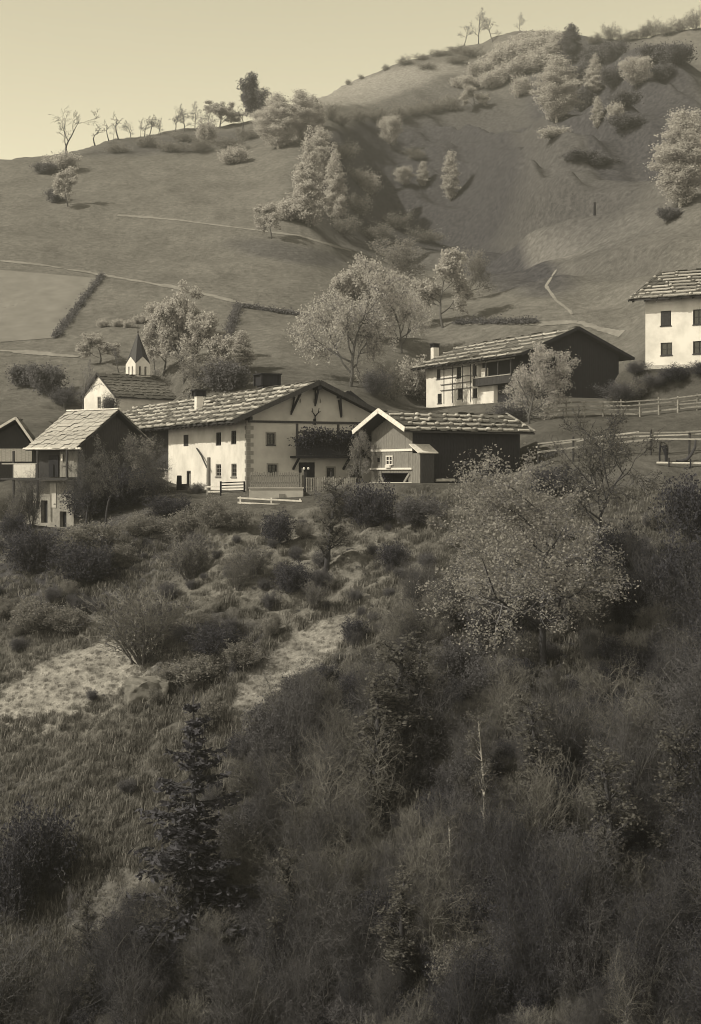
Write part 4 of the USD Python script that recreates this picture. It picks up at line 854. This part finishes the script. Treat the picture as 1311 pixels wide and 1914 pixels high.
shrub('bush_pale', 56, 3.0, 4.0, 20, (7, 4), 7000, .18, 'leaf_pale', 'twig', .32, .012); shrub('bush_blossom', 57, 3.0, 4.2, 18, (7, 4), 6000, .18, 'leaf_blossom', 'twig', .3, .012); shrub('bush_far', 58, 3.0, 4.4, 20, (7, 4), 6000, .18, 'leaf_far', 'twig', .32, .012)
shrub('bush_mid', 59, 2.4, 3.0, 22, (8, 4), 5500, .08, 'leaf_scrub', 'twig', .16)

# ------------------------------------------------------------------ plants: each one where it stands
TR = random.Random(5)
def plant(name, k, px, py, h, w=None, label='', cat='tree', group=None, Y=None, rz=None, sink=0.0, tilt=0.0):
    """px, py: its foot in the photograph; h, w: its size there in photograph pixels"""
    p = on(px, py) if Y is None else P(px, py, Y)
    if Y is not None: p[2] = ground(p[0], p[1])
    pth, H, Wd = KIND[k]; hm = h*p[1]/F; s = hm/H; sw = (w*p[1]/F)/Wd if w else s
    x = UsdGeom.Xform.Define(stage, numbered('/World/' + name)); p[2] -= sink
    x.AddTranslateOp().Set(Gf.Vec3d(*map(float, p))); x.AddRotateZOp().Set(float(TR.uniform(0, 360) if rz is None else rz))
    if tilt: x.AddRotateYOp().Set(float(tilt))
    x.AddScaleOp().Set(Gf.Vec3f(sw, sw, s))
    x.GetPrim().GetReferences().AddInternalReference(pth); x.GetPrim().SetInstanceable(True)
    tag(x, label, cat, group); return p
T = plant
ORD = 'first second third fourth fifth sixth seventh eighth ninth tenth eleventh twelfth thirteenth fourteenth fifteenth sixteenth seventeenth eighteenth nineteenth twentieth'.split()
ORD += ['twenty-'+o for o in ORD[:9]]
def row(name, k, spots, what, group, cat='bush'):
    for i, (x, y, h, w) in enumerate(sorted(spots)): T(name, k, x, y, h, w, ORD[i]+' from the left of '+what, cat, group)
# skyline, left to right
T('bare_tree', 'forked', 124, 290, 88, 95, 'dark bare forked tree leaning left on the left skyline', rz=0)
T('blossom_bush', 'bush_blossom', 116, 318, 32, 60, 'blossoming bush just below the forked bare tree on the left skyline', 'bush')
T('bush', 'bush_far', 82, 325, 20, 50, 'dim low bush at the far left end of the skyline', 'bush')
T('pollard_tree', 'stunted', 178, 270, 42, 26, 'short dark knobbly pollarded tree on the left skyline')
for i, (x, y, h) in enumerate([(203, 263, 38), (212, 262, 30), (221, 261, 50), (262, 256, 34), (280, 254, 36), (296, 252, 32)]):
    T('skyline_sapling', 'bare_b' if i % 2 else 'stunted', x, y, h*1.1, h*.5, ORD[i]+' from the left in the row of thin bare saplings on the skyline', group='thin saplings in a row on the skyline')
T('bare_tree', 'bare_a', 328, 246, 52, 44, 'small round-headed bare tree midway along the left skyline')
T('bare_tree', 'bare_a', 364, 244, 58, 46, 'bare tree left of the wide flowering tree on the skyline')
T('blossom_tree', 'blossom_a', 412, 240, 54, 70, 'wide flowering tree on the skyline left of the tall dark one')
T('blossom_bush', 'bush_blossom', 386, 270, 44, 42, 'bright white flowering bush on the dark bank below the skyline', 'bush')
T('dead_tree', 'stunted', 453, 243, 44, 20, 'thin leaning dead trunk beside the tall dark skyline tree')
T('tall_tree', 'oval', 477, 245, 104, 54, 'tallest dark oval tree on the skyline')
row('bank_bush', 'wisp', [(270, 275, 22, 60), (320, 285, 24, 70), (372, 285, 26, 60), (430, 282, 26, 70), (225, 285, 16, 60), (460, 262, 26, 60), (345, 265, 20, 60)], 'the dark bushes in the belt under the left skyline', 'dark bushes on the bank under the skyline')
T('pale_bush', 'bush_pale', 436, 306, 30, 56, 'pale spreading bush at the lower edge of the dark bank', 'bush')
row('skyline_tree', 'bare_a', [(245, 258, 34, 40), (270, 255, 38, 44), (300, 251, 34, 40), (345, 245, 44, 50), (388, 242, 48, 54)], 'the faint bare trees between the saplings and the flowering tree', 'faint bare trees on the skyline', 'tree')
# the crest group
T('spring_tree', 'birch_a', 520, 278, 100, 76, 'broad pale leafy tree on the crest right of the tall dark tree')
T('spring_tree', 'round_pale', 498, 262, 58, 56, 'low rounded pale tree under the tall dark skyline tree')
T('spring_tree', 'birch_a', 562, 262, 92, 58, 'pale tall tree standing highest in the middle of the crest group')
T('spring_tree', 'birch_b', 585, 250, 70, 40, 'greyish tree at the right end of the crest group')
T('poplar', 'birch_b', 600, 240, 48, 16, 'slim pale poplar right of the crest group')
T('larch', 'larch', 577, 424, 172, 66, 'large conical pale larch at the left edge of the dark hollow')
T('larch', 'larch', 626, 414, 134, 50, 'second, shorter conical larch right beside the large one')
T('larch', 'birch_b', 598, 330, 90, 50, 'grey tree rising behind the two large larches')
T('blossom_tree', 'blossom_b', 507, 446, 66, 54, 'small round flowering tree below the upper hillside path')
T('pale_bush', 'bush_pale', 540, 412, 40, 62, 'pale round bush left of the foot of the large larch', 'bush')
T('hillside_tree', 'blossom_b', 127, 386, 74, 52, 'lone small tree with a long shadow on the left meadow', rz=30)
T('bush', 'bush_far', 103, 378, 26, 40, 'dim round bush left of the lone tree on the left meadow', 'bush')
# hollow
T('spring_tree', 'round_pale', 730, 281, 64, 42, 'small pale tree on the rim at the top of the dark hollow')
T('pale_bush', 'round_pale', 755, 352, 40, 36, 'round pale bush, left of three pale plants in the dark hollow', 'bush')
T('poplar', 'larch_slim', 791, 350, 48, 24, 'small slim pale tree, the middle of three in the dark hollow')
T('poplar', 'larch_slim', 843, 376, 92, 34, 'tall slim pale tree, right of three in the dark hollow')
T('pale_bush', 'bush_pale', 688, 362, 40, 50, 'dim bush deep in the hollow right of the larches', 'bush')
row('hollow_bush', 'wisp', [(640, 300, 40, 60), (668, 345, 36, 60), (672, 405, 44, 70), (745, 430, 34, 70), (640, 440, 40, 70), (700, 452, 36, 80), (800, 455, 30, 80), (780, 300, 26, 50)], 'the dark bushes filling the shaded hollow', 'dark bushes filling the shaded hollow')
# upper right slopes
T('bare_tree', 'bare_b', 868, 82, 46, 34, 'small bare tree, left of the three on the summit skyline')
T('bare_tree', 'bare_a', 895, 80, 64, 50, 'largest bare tree, the middle of three on the summit skyline')
T('bare_tree', 'bare_b', 922, 78, 48, 42, 'bushy bare tree, right of the three on the summit skyline')
T('bare_tree', 'bare_a', 971, 62, 38, 26, 'tiny bare tree alone on the summit skyline right of the three')
T('dark_fir', 'dark_tall', 1068, 122, 76, 40, 'dark pointed tree on the skyline right of the summit')
T('spring_tree', 'birch_a', 1041, 228, 122, 86, 'large bright bushy tree, the biggest on the upper right slope')
T('spring_tree', 'birch_b', 1046, 118, 56, 60, 'pale rounded tree just below the dark pointed tree')
T('larch', 'larch', 1112, 178, 72, 44, 'slim pale pointed tree right of the large bright one')
T('poplar', 'larch_slim', 1117, 240, 58, 24, 'narrow dim tree below the slim pale pointed one')
T('blossom_bush', 'bush_blossom', 1150, 222, 30, 32, 'little white flowering bush in the dark upper right slope', 'bush')
T('spring_tree', 'round_pale', 1190, 168, 60, 64, 'loose pale tree high on the upper right slope')
T('blossom_bush', 'bush_blossom', 1036, 258, 20, 56, 'low white flowering bush at the foot of the large bright tree', 'bush')
T('blossom_tree', 'blossom_b', 884, 208, 48, 46, 'pale flowering shrub tree on the rim left of the large bright tree')
T('pale_bush', 'bush_pale', 975, 180, 36, 40, 'grey shrub on the shaded slope left of the large bright tree', 'bush')
row('ridge_shrub', 'bush_pale', [(905, 140, 26, 60), (930, 128, 34, 60), (960, 118, 40, 60), (985, 108, 36, 60), (1010, 104, 34, 60), (920, 165, 30, 60), (950, 150, 32, 60), (985, 138, 34, 60), (1015, 130, 40, 60), (870, 165, 24, 50), (945, 105, 26, 50), (990, 88, 26, 60), (1020, 82, 26, 50)], 'the pale shrubs in the belt right of the summit', 'pale shrubs in the belt below the summit')
row('rim_bush', 'wisp', [(640, 235, 26, 50), (670, 228, 26, 50), (700, 226, 24, 60), (740, 225, 26, 60), (775, 218, 26, 60), (810, 212, 26, 60), (845, 208, 30, 60), (620, 225, 34, 40)], 'the pale bushes along the rim of the hollow', 'pale bushes along the rim of the hollow')
row('skyline_bush', 'wisp', [(760, 120, 14, 40), (790, 112, 12, 40), (820, 105, 14, 46), (850, 98, 14, 46), (720, 132, 12, 20), (850, 118, 14, 50), (800, 128, 12, 50), (880, 106, 16, 60), (650, 158, 10, 16), (676, 148, 10, 14)], 'the small dark bushes along the summit ridge', 'small bushes along the summit ridge')
row('skyline_bush', 'wisp', [(1110, 82, 20, 40), (1140, 76, 34, 40), (1165, 78, 20, 50), (1195, 74, 24, 50), (1222, 68, 30, 50), (1250, 66, 24, 50), (1272, 60, 30, 40), (1300, 56, 40, 40)], 'the dim bushes at the right end of the skyline', 'bushes on the right end of the skyline')
row('slope_bush', 'bush_far', [(1120, 120, 34, 60), (1150, 112, 34, 60), (1220, 118, 34, 70), (1260, 118, 34, 70), (1085, 160, 40, 50), (1090, 205, 40, 50), (1165, 200, 30, 60), (1175, 240, 26, 70), (1150, 160, 34, 60), (1240, 150, 30, 60), (1080, 300, 18, 70), (1120, 310, 18, 70)], 'the dark bushes on the wooded upper right slope', 'dark bushes on the upper right slope')
T('spring_tree', 'birch_a', 1272, 388, 178, 100, 'big pale leafy tree at the right edge above the white house')
T('spring_tree', 'birch_b', 1300, 330, 120, 60, 'pale tree behind the big one at the right edge')
T('pale_bush', 'round_pale', 1241, 306, 26, 20, 'small bright round bush left of the big tree at the right edge', 'bush')
T('bush', 'bush_far', 1255, 412, 24, 50, 'low dark bush under the big pale tree at the right edge', 'bush')
# behind the houses
T('orchard_tree', 'budding_a', 655, 722, 236, 200, 'huge budding orchard tree behind the small barn, its crown pale on the left')
T('orchard_tree', 'budding_a', 752, 660, 150, 110, 'leaning budding tree just right of the huge orchard tree')
T('blossom_tree', 'blossom_a', 676, 640, 150, 120, 'pale flowering tree whose top rises behind the huge orchard tree')
T('orchard_tree', 'budding_b', 720, 545, 96, 120, 'dim tree at the bottom of the hollow above the huge orchard tree')
T('blossom_tree', 'blossom_b', 829, 612, 142, 100, 'two-stemmed tree with a bright white top on the bank above the upper farmhouse')
T('orchard_tree', 'budding_b', 875, 560, 92, 66, 'pinkish grey tree right behind the tree with the bright white top')
T('blossom_bush', 'bush_blossom', 775, 745, 70, 70, 'pale flowering bush left of the upper farmhouse', 'bush')
T('bush', 'wisp', 735, 748, 70, 90, 'dim dense bush between the huge orchard tree and the upper farmhouse', 'bush')
T('bush', 'bush_mid', 700, 740, 50, 60, 'small bush behind the ridge of the small barn', 'bush')
T('blossom_tree', 'blossom_a', 345, 712, 172, 120, 'large pale flowering tree right behind the chapel')
T('blossom_tree', 'blossom_b', 395, 716, 130, 92, 'flowering tree right of the large one behind the chapel')
T('blossom_tree', 'blossom_b', 305, 700, 130, 80, 'flowering tree directly right of the chapel spire')
T('bare_tree', 'bare_b', 291, 712, 104, 40, 'thin dark bare tree leaning left beside the chapel spire', rz=200)
T('orchard_tree', 'budding_b', 350, 752, 90, 110, 'dim grey tree between the chapel and the long farmhouse roof')
T('orchard_tree', 'budding_b', 285, 758, 66, 90, 'low grey budding tree in front of the chapel tower')
T('bush', 'bush_far', 420, 730, 54, 90, 'dark bush behind the ridge of the long farmhouse roof', 'bush')
T('pointed_bush', 'larch_slim', 452, 694, 74, 46, 'small pointed grey tree on the meadow right of the chapel trees')
T('bare_tree', 'bare_a', 154, 776, 104, 60, 'thin bare tree standing in front of the left corner of the chapel')
T('bare_tree', 'bare_b', 222, 696, 52, 40, 'little dark bare tree behind the chapel roof')
T('blossom_tree', 'blossom_b', 186, 680, 56, 70, 'faint pale tree on the slope behind the chapel')
T('bush', 'bush_mid', 206, 775, 40, 36, 'leafy bush against the chapel gable', 'bush')
T('bush', 'bush_far', 90, 735, 52, 80, 'dark bush on the slope left of the chapel', 'bush'); T('bush', 'bush_far', 40, 722, 40, 60, 'dark bush near the left edge above the barns', 'bush')
T('bush', 'bush_mid', 120, 760, 40, 60, 'grey bush directly above the ridge of the pale shingle roof', 'bush')
row('blossom_bush', 'bush_blossom', [(192, 612, 14, 22), (220, 610, 14, 20), (240, 612, 14, 20), (262, 604, 16, 26)], 'the tiny flowering bushes on the meadow above the chapel', 'tiny flowering bushes above the chapel')
# hedges between fields
def hedge(label, x0, y0, x1, y1, n, h):
    pts = [on(x0+(x1-x0)*k/(n-1), y0+(y1-y0)*k/(n-1)) for k in range(n)]; rng = np.random.default_rng(n)
    t = thing('hedge', label, 'hedge', pts[0]); cs, br = [], MB()
    for p in pts:
        q = p-pts[0]
        for k in range(3): e = q+[rng.normal(0, .3), rng.normal(0, .3), h*rng.uniform(.6, 1)]; br.tube([q-[0, 0, .2], (q+e)/2+rng.normal(0, .08, 3), e], [.04, .03, .012], 4)
        cs.append(q + np.abs(rng.normal(0, 1, (90, 3)))*[0, 0, h*.42*rng.uniform(.3, 1.3)] + rng.normal(0, 1, (90, 3))*[.32, .4, .1])
    part(t, 'stems', br, 'bark_dark'); part(t, 'foliage', leaves(rng, np.vstack(cs), .17), 'leaf_far')
hedge('straight dark hedge along the right edge of the pale field', 191, 517, 104, 632, 46, 1.0)
hedge('dark hedge running down the meadow above the long farmhouse roof', 446, 573, 412, 672, 40, 1.1)
hedge('short dark hedge lying across the meadow left of the huge orchard tree', 452, 574, 566, 590, 40, .6)
hedge('dark hedge along the bank above the upper farmhouse roof', 855, 605, 1000, 604, 44, .8)
# round the houses
T('leafing_tree', 'budding_a', 990, 792, 146, 150, 'loosely leafing tree in front of the upper farmhouse, hiding its balcony')
T('bush', 'bush_mid', 955, 800, 50, 90, 'bush below the leafing tree beside the small barn roof', 'bush')
T('bush', 'bush_mid', 1165, 752, 40, 90, 'weedy bush at the right foot of the black gable', 'bush'); T('bush', 'bush_mid', 1190, 700, 26, 50, 'dark bush between the black gable and the white house', 'bush')
T('bush', 'bush_mid', 1225, 724, 26, 60, 'dark bush on the bank below the white house', 'bush'); T('bush', 'bush_dark', 1268, 712, 30, 70, 'dark hedge-like bush in front of the white house', 'bush'); T('bush', 'bush_dark', 1312, 702, 28, 50, 'dark bush at the right edge before the white house', 'bush')
T('bush', 'bush_light', 1195, 745, 40, 40, 'light weedy bush above the pale rail fence', 'bush')
def vine(label, pts, rx, n, seed, leaf='leaf_dark'):
    rng = np.random.default_rng(seed); pts = np.array(pts, float); t = thing('climbing_plant', label, 'vine', pts[0]); st, cs = MB(), []
    for p in pts[1:]:
        e = p-pts[0]; st.tube([(rng.normal(0, .05), 0, 0), e*.5+rng.normal(0, .15, 3), e], [.05, .035, .015], 5); cs.append(e*rng.uniform(.86, 1.04, (n, 1)) + rng.normal(0, 1, (n, 3))*rx)
    part(t, 'stem', st, 'bark_dark'); part(t, 'foliage', leaves(rng, np.vstack(cs), .12), leaf)
lw_ = lambda x, y, z: FH.o + [x*FH.c-y*FH.s, x*FH.s+y*FH.c, z]
vine('dark leafy plant trailing over the balcony rail of the grey gable', [lw_(6.9, -1.3, 2.5)] + [lw_(x, -1.3, z) for x, z in ((3.7, 3.5), (4.3, 4.0), (4.9, 3.6), (5.5, 4.0), (6.2, 3.6), (6.9, 3.9), (7.6, 3.6), (8.2, 4.2), (8.8, 3.5), (9.5, 4.0), (9.9, 3.4))], (.34, .13, .27), 400, 61)
T('dark_tree', 'budding_b', 673, 898, 96, 46, 'dark slender tree in the gap between the farmhouse and the small barn', Y=104)
T('bare_tree', 'apple_old', 158, 955, 150, 100, 'dark tangled tree against the stone base of the left barn', Y=98)
T('bare_tree', 'apple_old', 243, 915, 140, 90, 'dark tangled tree at the right end of the left barn, before the farmhouse', Y=103)
T('bare_tree', 'apple_old', 200, 940, 176, 130, 'tangled dark bare tree in front of the black gable of the left barn', Y=97)
T('leafing_tree', 'budding_b', 252, 925, 122, 84, 'dim leafing tree between the left barn and the long farmhouse', Y=103)
T('bush', 'bush_dark', 240, 945, 70, 110, 'dark bush right of the left barn below the leafing tree', 'bush'); T('bush', 'bush_dark', 175, 965, 60, 120, 'dark bush at the foot of the left barn gable', 'bush')
T('bush', 'thicket_b', 36, 950, 80, 50, 'straggling bush before the balcony at the left edge', 'bush', Y=99); T('bush', 'bush_dark', 30, 1010, 50, 60, 'dark bush under the balcony at the left edge', 'bush')
T('blossom_bush', 'thicket_b', 300, 922, 26, 50, 'flowering low bush at the foot of the white wall', 'bush', Y=104.5)
T('bush', 'thicket_b', 368, 924, 20, 46, 'low weeds before the door of the white wall', 'bush', Y=103.5)
# the bank below the terrace
BK = [('bush_dark', 690, 985, 84, 96, 'dark bush on the bank below the small barn'), ('bush_mid', 640, 970, 64, 80, 'grey bush below the garden picket fence'), ('bush_dark', 520, 1015, 60, 70, 'dark bush below the plank parapet'),
      ('bush_light', 445, 990, 40, 60, 'light bush left of the plank parapet'), ('bush_light', 395, 985, 56, 70, 'light weedy bush below the dark rail gate'),
      ('bush_light', 345, 1010, 56, 90, 'light bush on the bank below the tall post'), ('bush_dark', 310, 965, 40, 90, 'dark bush under the white wall of the farmhouse'), ('bush_light', 260, 1000, 40, 80, 'light shrub on the dark bank below the left barn'),
      ('bush_mid', 780, 985, 60, 110, 'low bush on the grass below the small barn gable'), ('bush_dark', 730, 1060, 46, 70, 'dark hollow bush left of the great flowering apple tree'), ('bush_dark', 540, 1110, 60, 80, 'dark bush in the cleft of the tussocky bank'),
      ('bush_light', 225, 1055, 40, 60, 'small light shrub in the dark bank at the left'), ('bush_light', 165, 1035, 60, 110, 'light bush below the stone base of the left barn'),
      ('bush_dark', 60, 1075, 90, 120, 'black bush at the left edge below the barn'), ('bush_dark', 150, 1090, 80, 120, 'black bush on the dark left bank'), ('bush_light', 60, 1180, 60, 90, 'pale weedy shrub at the left edge'), ('bush_light', 130, 1185, 50, 80, 'pale weedy shrub left of the round bare thicket'), ('thicket_a', 270, 1235, 140, 190, 'big round bare thicket above the pale rock ledge'), ('bush_dark', 400, 1225, 60, 110, 'dark bush between the two pale grass strips'),
      ('bush_light', 370, 1275, 50, 120, 'light low bush behind the rock edge'), ('bush_light', 455, 1250, 50, 80, 'light bush at the left end of the upper pale grass strip'), ('bush_light', 385, 1365, 66, 70, 'light weedy shrub below the pale grass strip'), ('thicket_b', 350, 1080, 80, 110, 'grey bare thicket on the bank below the gate'),
      ('thicket_b', 470, 1080, 60, 80, 'grey bare thicket in the middle of the tussocky bank')]
for k, x, y, h, w, lab in BK: T('bush' if 'bush' in k else 'thicket', k, x, y, h, w, lab, 'bush')
T('bank_tree', 'sapling', 610, 1065, 170, 60, 'slim bare tree with a crooked trunk on the bank below the terrace wall')
# the great trees of the slope
T('apple_tree', 'apple_big', 1018, 1245, 395, 450, 'great flowering apple tree on the slope, with a dark slanting trunk', rz=20, tilt=-4)
T('fruit_tree', 'apple_old', 1138, 1096, 330, 250, 'tall bare fruit tree right of the great flowering apple tree', rz=140)
for k, x, y, h, w, lab in [('sapling', 690, 1560, 300, 110, 'thin bare tree left of the tall sapling on the lower slope'), ('sapling', 1010, 1560, 250, 90, 'thin bare tree right of the pale-barked birch'), ('sapling_pale', 840, 1700, 170, 60, 'pale thin stem below the pale-barked birch'),
      ('sapling', 1140, 1700, 300, 110, 'thin bare tree in the dark scrub of the lower right'), ('sapling', 560, 1800, 220, 80, 'thin bare tree below the spruce, towards the middle'), ('sapling', 760, 1860, 240, 90, 'thin bare tree at the bottom edge right of the middle'), ('sapling', 1240, 1640, 280, 100, 'thin bare tree near the right edge of the scrub')]:
    T('bare_sapling', k, x, y, h, w, lab)
for k, x, y, h, w, lab in [('brush_b', 165, 975, 130, 90, 'twiggy brush veiling the stone base of the left barn'), ('brush_a', 60, 985, 120, 60, 'thin brush rising before the balcony of the left barn'), ('brush_a', 290, 935, 90, 60, 'thin brush before the lower white wall of the farmhouse'), ('brush_c', 610, 985, 90, 50, 'thin brush before the garden fence')]:
    T('brush', k, x, y, h, w, lab, 'bush')
T('spruce', 'spruce', 362, 1745, 425, 235, 'dark spruce with bent trunk on the lower left slope')
T('leaning_tree', 'bare_b', 122, 1765, 120, 50, 'leaning dark bare tree at the lower left', rz=180, tilt=-12)
T('sapling', 'sapling', 712, 1490, 300, 130, 'tall thin sapling in the middle of the lower slope')
T('sapling', 'sapling', 780, 1425, 230, 90, 'thin sapling right of the tall one on the lower slope')
T('birch_sapling', 'sapling_pale', 908, 1610, 280, 70, 'pale-barked thin birch in the dark scrub')
T('sapling', 'sapling', 172, 1800, 130, 50, 'thin twiggy sapling at the lower left beside the leaning tree')
T('sapling', 'sapling', 628, 1640, 110, 50, 'faint thin sapling right of the spruce')
T('sapling', 'sapling', 175, 1905, 110, 50, 'thin sapling at the bottom left edge')
T('bush', 'bush_dark', 70, 1660, 150, 150, 'big dark bush at the left edge of the lower slope', 'bush')
T('bush', 'bush_dark', 15, 1720, 150, 110, 'second big dark bush cut by the left edge of the lower slope', 'bush')
for k, x, y, h, w, lab in [('thicket_c', 1020, 1600, 190, 150, 'loose pale twiggy bush in the dark lower right scrub'), ('thicket_c', 1080, 1740, 130, 130, 'pale twiggy bush low in the lower right scrub'), ('thicket_c', 1200, 1490, 90, 150, 'pale twiggy bush near the right edge of the scrub'),
      ('bush_light', 850, 1850, 90, 90, 'light bush at the bottom of the picture'), ('bush_light', 990, 1735, 30, 40, 'small light shrub low in the scrub'), ('bush_light', 1150, 1140, 60, 120, 'light shrub below the bare fruit tree'),
      ('bush_dark', 1280, 1010, 120, 120, 'dark bush at the right edge beside the bare fruit tree'), ('bush_dark', 1290, 1150, 150, 120, 'tall dark bush lower at the right edge'), ('bush_dark', 1040, 930, 60, 100, 'dark bush behind the top of the flowering apple tree')]:
    T('scrub_bush', k, x, y, h, w, lab, 'bush')
# scrub on the lower slope: the shrubs that show, one by one
GR = random.Random(9)
n_ = 0
def inside(px, py):
    edge = np.interp(px, [0, 150, 330, 480, 640, 800, 960, 1311], [1960, 1860, 1560, 1370, 1215, 1130, 1080, 1040]); return py > edge
def ell(px, py, cx, cy, rx, ry, a):
    a = math.radians(a); dx, dy = px-cx, py-cy; return math.hypot((dx*math.cos(a)+dy*math.sin(a))/rx, (-dx*math.sin(a)+dy*math.cos(a))/ry)
def bare(px, py, m=1.0): return min(ell(px, py, 150, 1268, 185*m, 55*m, -20), ell(px, py, 545, 1240, 150*m, 46*m, -38), ell(px, py, 200, 1690, 110*m, 36*m, -35)) < 1
MARK = [(362, 1560, 'the dark spruce'), (712, 1360, 'the tall thin sapling'), (908, 1480, 'the pale-barked birch'), (1018, 1210, 'the trunk of the great apple tree'), (1180, 1250, 'the foot of the bare fruit tree'), (120, 1740, 'the leaning dark tree'),
        (545, 1270, 'the upper pale grass strip'), (1260, 1500, 'the right edge, halfway down'), (1230, 1820, 'the lower right corner'), (650, 1850, 'the bottom edge, at its middle'), (300, 1880, 'the bottom edge, left of the middle'), (930, 1820, 'the bottom edge, right of the middle'), (560, 1560, 'the spruce, towards the middle')]
found = []
while len(found) < 230:
    px, py = GR.uniform(-20, 1330), GR.uniform(1080, 2010)
    if not inside(px, py) or (abs(px-362) < 70 and 1450 < py < 1790) or bare(px, py) or (abs(px-1020) < 70 and 1235 < py < 1370): continue
    dark = sstep(820, 1150, px + .35*(py-1400)) + (sstep(1700, 1900, py)*.5)  # share of dark bushes grows to the lower right, imitating shade by colour
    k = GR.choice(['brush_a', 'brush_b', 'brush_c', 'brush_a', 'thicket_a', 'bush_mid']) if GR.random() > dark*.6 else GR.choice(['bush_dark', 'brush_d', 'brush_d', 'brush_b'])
    h = GR.uniform(55, 100) if k[:5] != 'brush' else GR.uniform(110, 230)*(1 if py > 1330 else .6)
    if bare(px, py-h*.6): h *= .45
    mk = min(MARK, key=lambda m: math.hypot(m[0]-px, m[1]-py))
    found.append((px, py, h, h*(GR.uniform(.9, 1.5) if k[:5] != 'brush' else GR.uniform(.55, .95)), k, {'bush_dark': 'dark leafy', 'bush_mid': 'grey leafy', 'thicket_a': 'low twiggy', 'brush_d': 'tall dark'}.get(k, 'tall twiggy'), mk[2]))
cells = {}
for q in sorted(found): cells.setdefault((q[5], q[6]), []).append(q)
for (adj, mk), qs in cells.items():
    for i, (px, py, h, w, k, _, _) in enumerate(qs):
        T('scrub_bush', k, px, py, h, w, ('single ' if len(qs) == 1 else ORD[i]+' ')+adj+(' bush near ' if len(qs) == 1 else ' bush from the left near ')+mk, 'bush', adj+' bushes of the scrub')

# ------------------------------------------------------------------ grass, weeds and low scrub nobody could count
def tuft(name, seed, n, H, spread, w, leaf):
    rng = np.random.default_rng(seed); v, f = [], []
    for k in range(n):
        b = rng.normal(0, spread, 3)*[1, 1, 0]; an = rng.uniform(0, 6.28); d = np.array([math.cos(an), math.sin(an), 0]); e = np.array([-d[1], d[0], 0])*w/2; h = H*rng.uniform(.5, 1.1); o = len(v)
        v += [b-e-[0, 0, .05], b+e-[0, 0, .05], b+d*h*.3+[0, 0, h*.75]+e*.7, b+d*h*.3+[0, 0, h*.75]-e*.7, b+d*h*.75+[0, 0, h]]; f += [[o, o+1, o+2], [o, o+2, o+3], [o+3, o+2, o+4]]
    kind(name, [('blades', (np.array(v), np.array(f)), leaf, False)])
tuft('tuft_a', 71, 30, .26, .13, .025, 'grass_blade'); tuft('tuft_b', 72, 30, .20, .15, .025, 'grass_dry'); tuft('weed', 73, 44, .45, .2, .05, 'leaf_scrub')
def scatter(name, label, kinds, pts, smin, smax, seed):
    rng = np.random.default_rng(seed); n = len(pts); pi = UsdGeom.PointInstancer.Define(stage, '/World/' + name)
    pi.CreatePositionsAttr(Vt.Vec3fArray.FromNumpy(np.asarray(pts, np.float32))); uk = list(dict.fromkeys(kinds)); pi.CreateProtoIndicesAttr(Vt.IntArray.FromNumpy(np.array([uk.index(kinds[i]) for i in rng.integers(0, len(kinds), n)], np.int32)))
    s = rng.uniform(smin, smax, n); pi.CreateScalesAttr(Vt.Vec3fArray.FromNumpy(np.stack([s, s, s*rng.uniform(.7, 1.2, n)], 1).astype(np.float32)))
    an = rng.uniform(0, 2*np.pi, n); pi.CreateOrientationsAttr(Vt.QuathArray([Gf.Quath(float(math.cos(a/2)), 0, 0, float(math.sin(a/2))) for a in an]))
    for k in uk:
        q = UsdGeom.Xform.Define(stage, '/World/%s/kinds/%s' % (name, k)); q.GetPrim().GetReferences().AddInternalReference(KIND[k][0]); pi.CreatePrototypesRel().AddTarget(q.GetPath())
    tag(pi, label, kind='stuff')
def cast(n, seed, keep):
    rng = random.Random(seed); out = []
    while len(out) < n:
        px, py = rng.uniform(-260, 1570), rng.uniform(905, 2000)
        if keep(px, py, rng):
            p = on(px, py)
            if p[1] < 130: out.append(p)
    return out
gok = lambda x, y: y > np.interp(x, [0, 130, 440, 560, 780, 1000, 1311], [1000, 990, 960, 965, 915, 905, 920])
scatter('grass', 'rough spring grass and tussocks on the steep slope below the houses', ['tuft_a', 'tuft_a', 'tuft_b'], cast(34000, 81, lambda x, y, r: gok(x, y) and not bare(x, y, .92) and (ell(x, y, 520, 1060, 240, 110, -25) > 1 or r.random() < .35)), .6, 1.5, 82)
scatter('dry_grass', 'short bleached grass on the pale strips of the slope', ['tuft_b'], cast(700, 87, lambda x, y, r: bare(x, y)), .4, .9, 88)
scatter('undergrowth', 'low leafless undergrowth covering the lower slope', ['thicket_b', 'bush_mid', 'bush_dark', 'weed', 'thicket_a'], cast(1300, 83, lambda x, y, r: (inside(x, y) or (y > 1000 and r.random() < .05)) and not bare(x, y+14)), .2, .5, 84)
scatter('scrub', 'tangled scrub carrying on to both sides of the lower slope', ['brush_a', 'brush_b', 'brush_d', 'bush_dark', 'thicket_a'], cast(130, 89, lambda x, y, r: (x < -25 or x > 1335) and inside(x, y)), .4, .85, 90)
scatter('weeds', 'low weeds and brambles on the bank', ['weed', 'weed', 'bush_light', 'bush_mid'], cast(330, 85, lambda x, y, r: 975 < y < 1330 and not inside(x, y) and not bare(x, y+10)), .15, .42, 86)

# ------------------------------------------------------------------ the valley's thin haze
MAT['haze'] = usdkit.material(stage, '/World/Looks/haze', {'v': ('principled_volume', {'color': (.92, .92, .95), 'density': HAZE, 'anisotropy': .2})}, [], volume='v.volume')
zlo, zhi = float(GZ.min())-1, float(GZ.max())+25
tag(part(None, 'haze', MB().box(-1600, 1600, -1600, 1600, zlo, zhi), 'haze'), 'thin spring haze over the valley', kind='stuff')
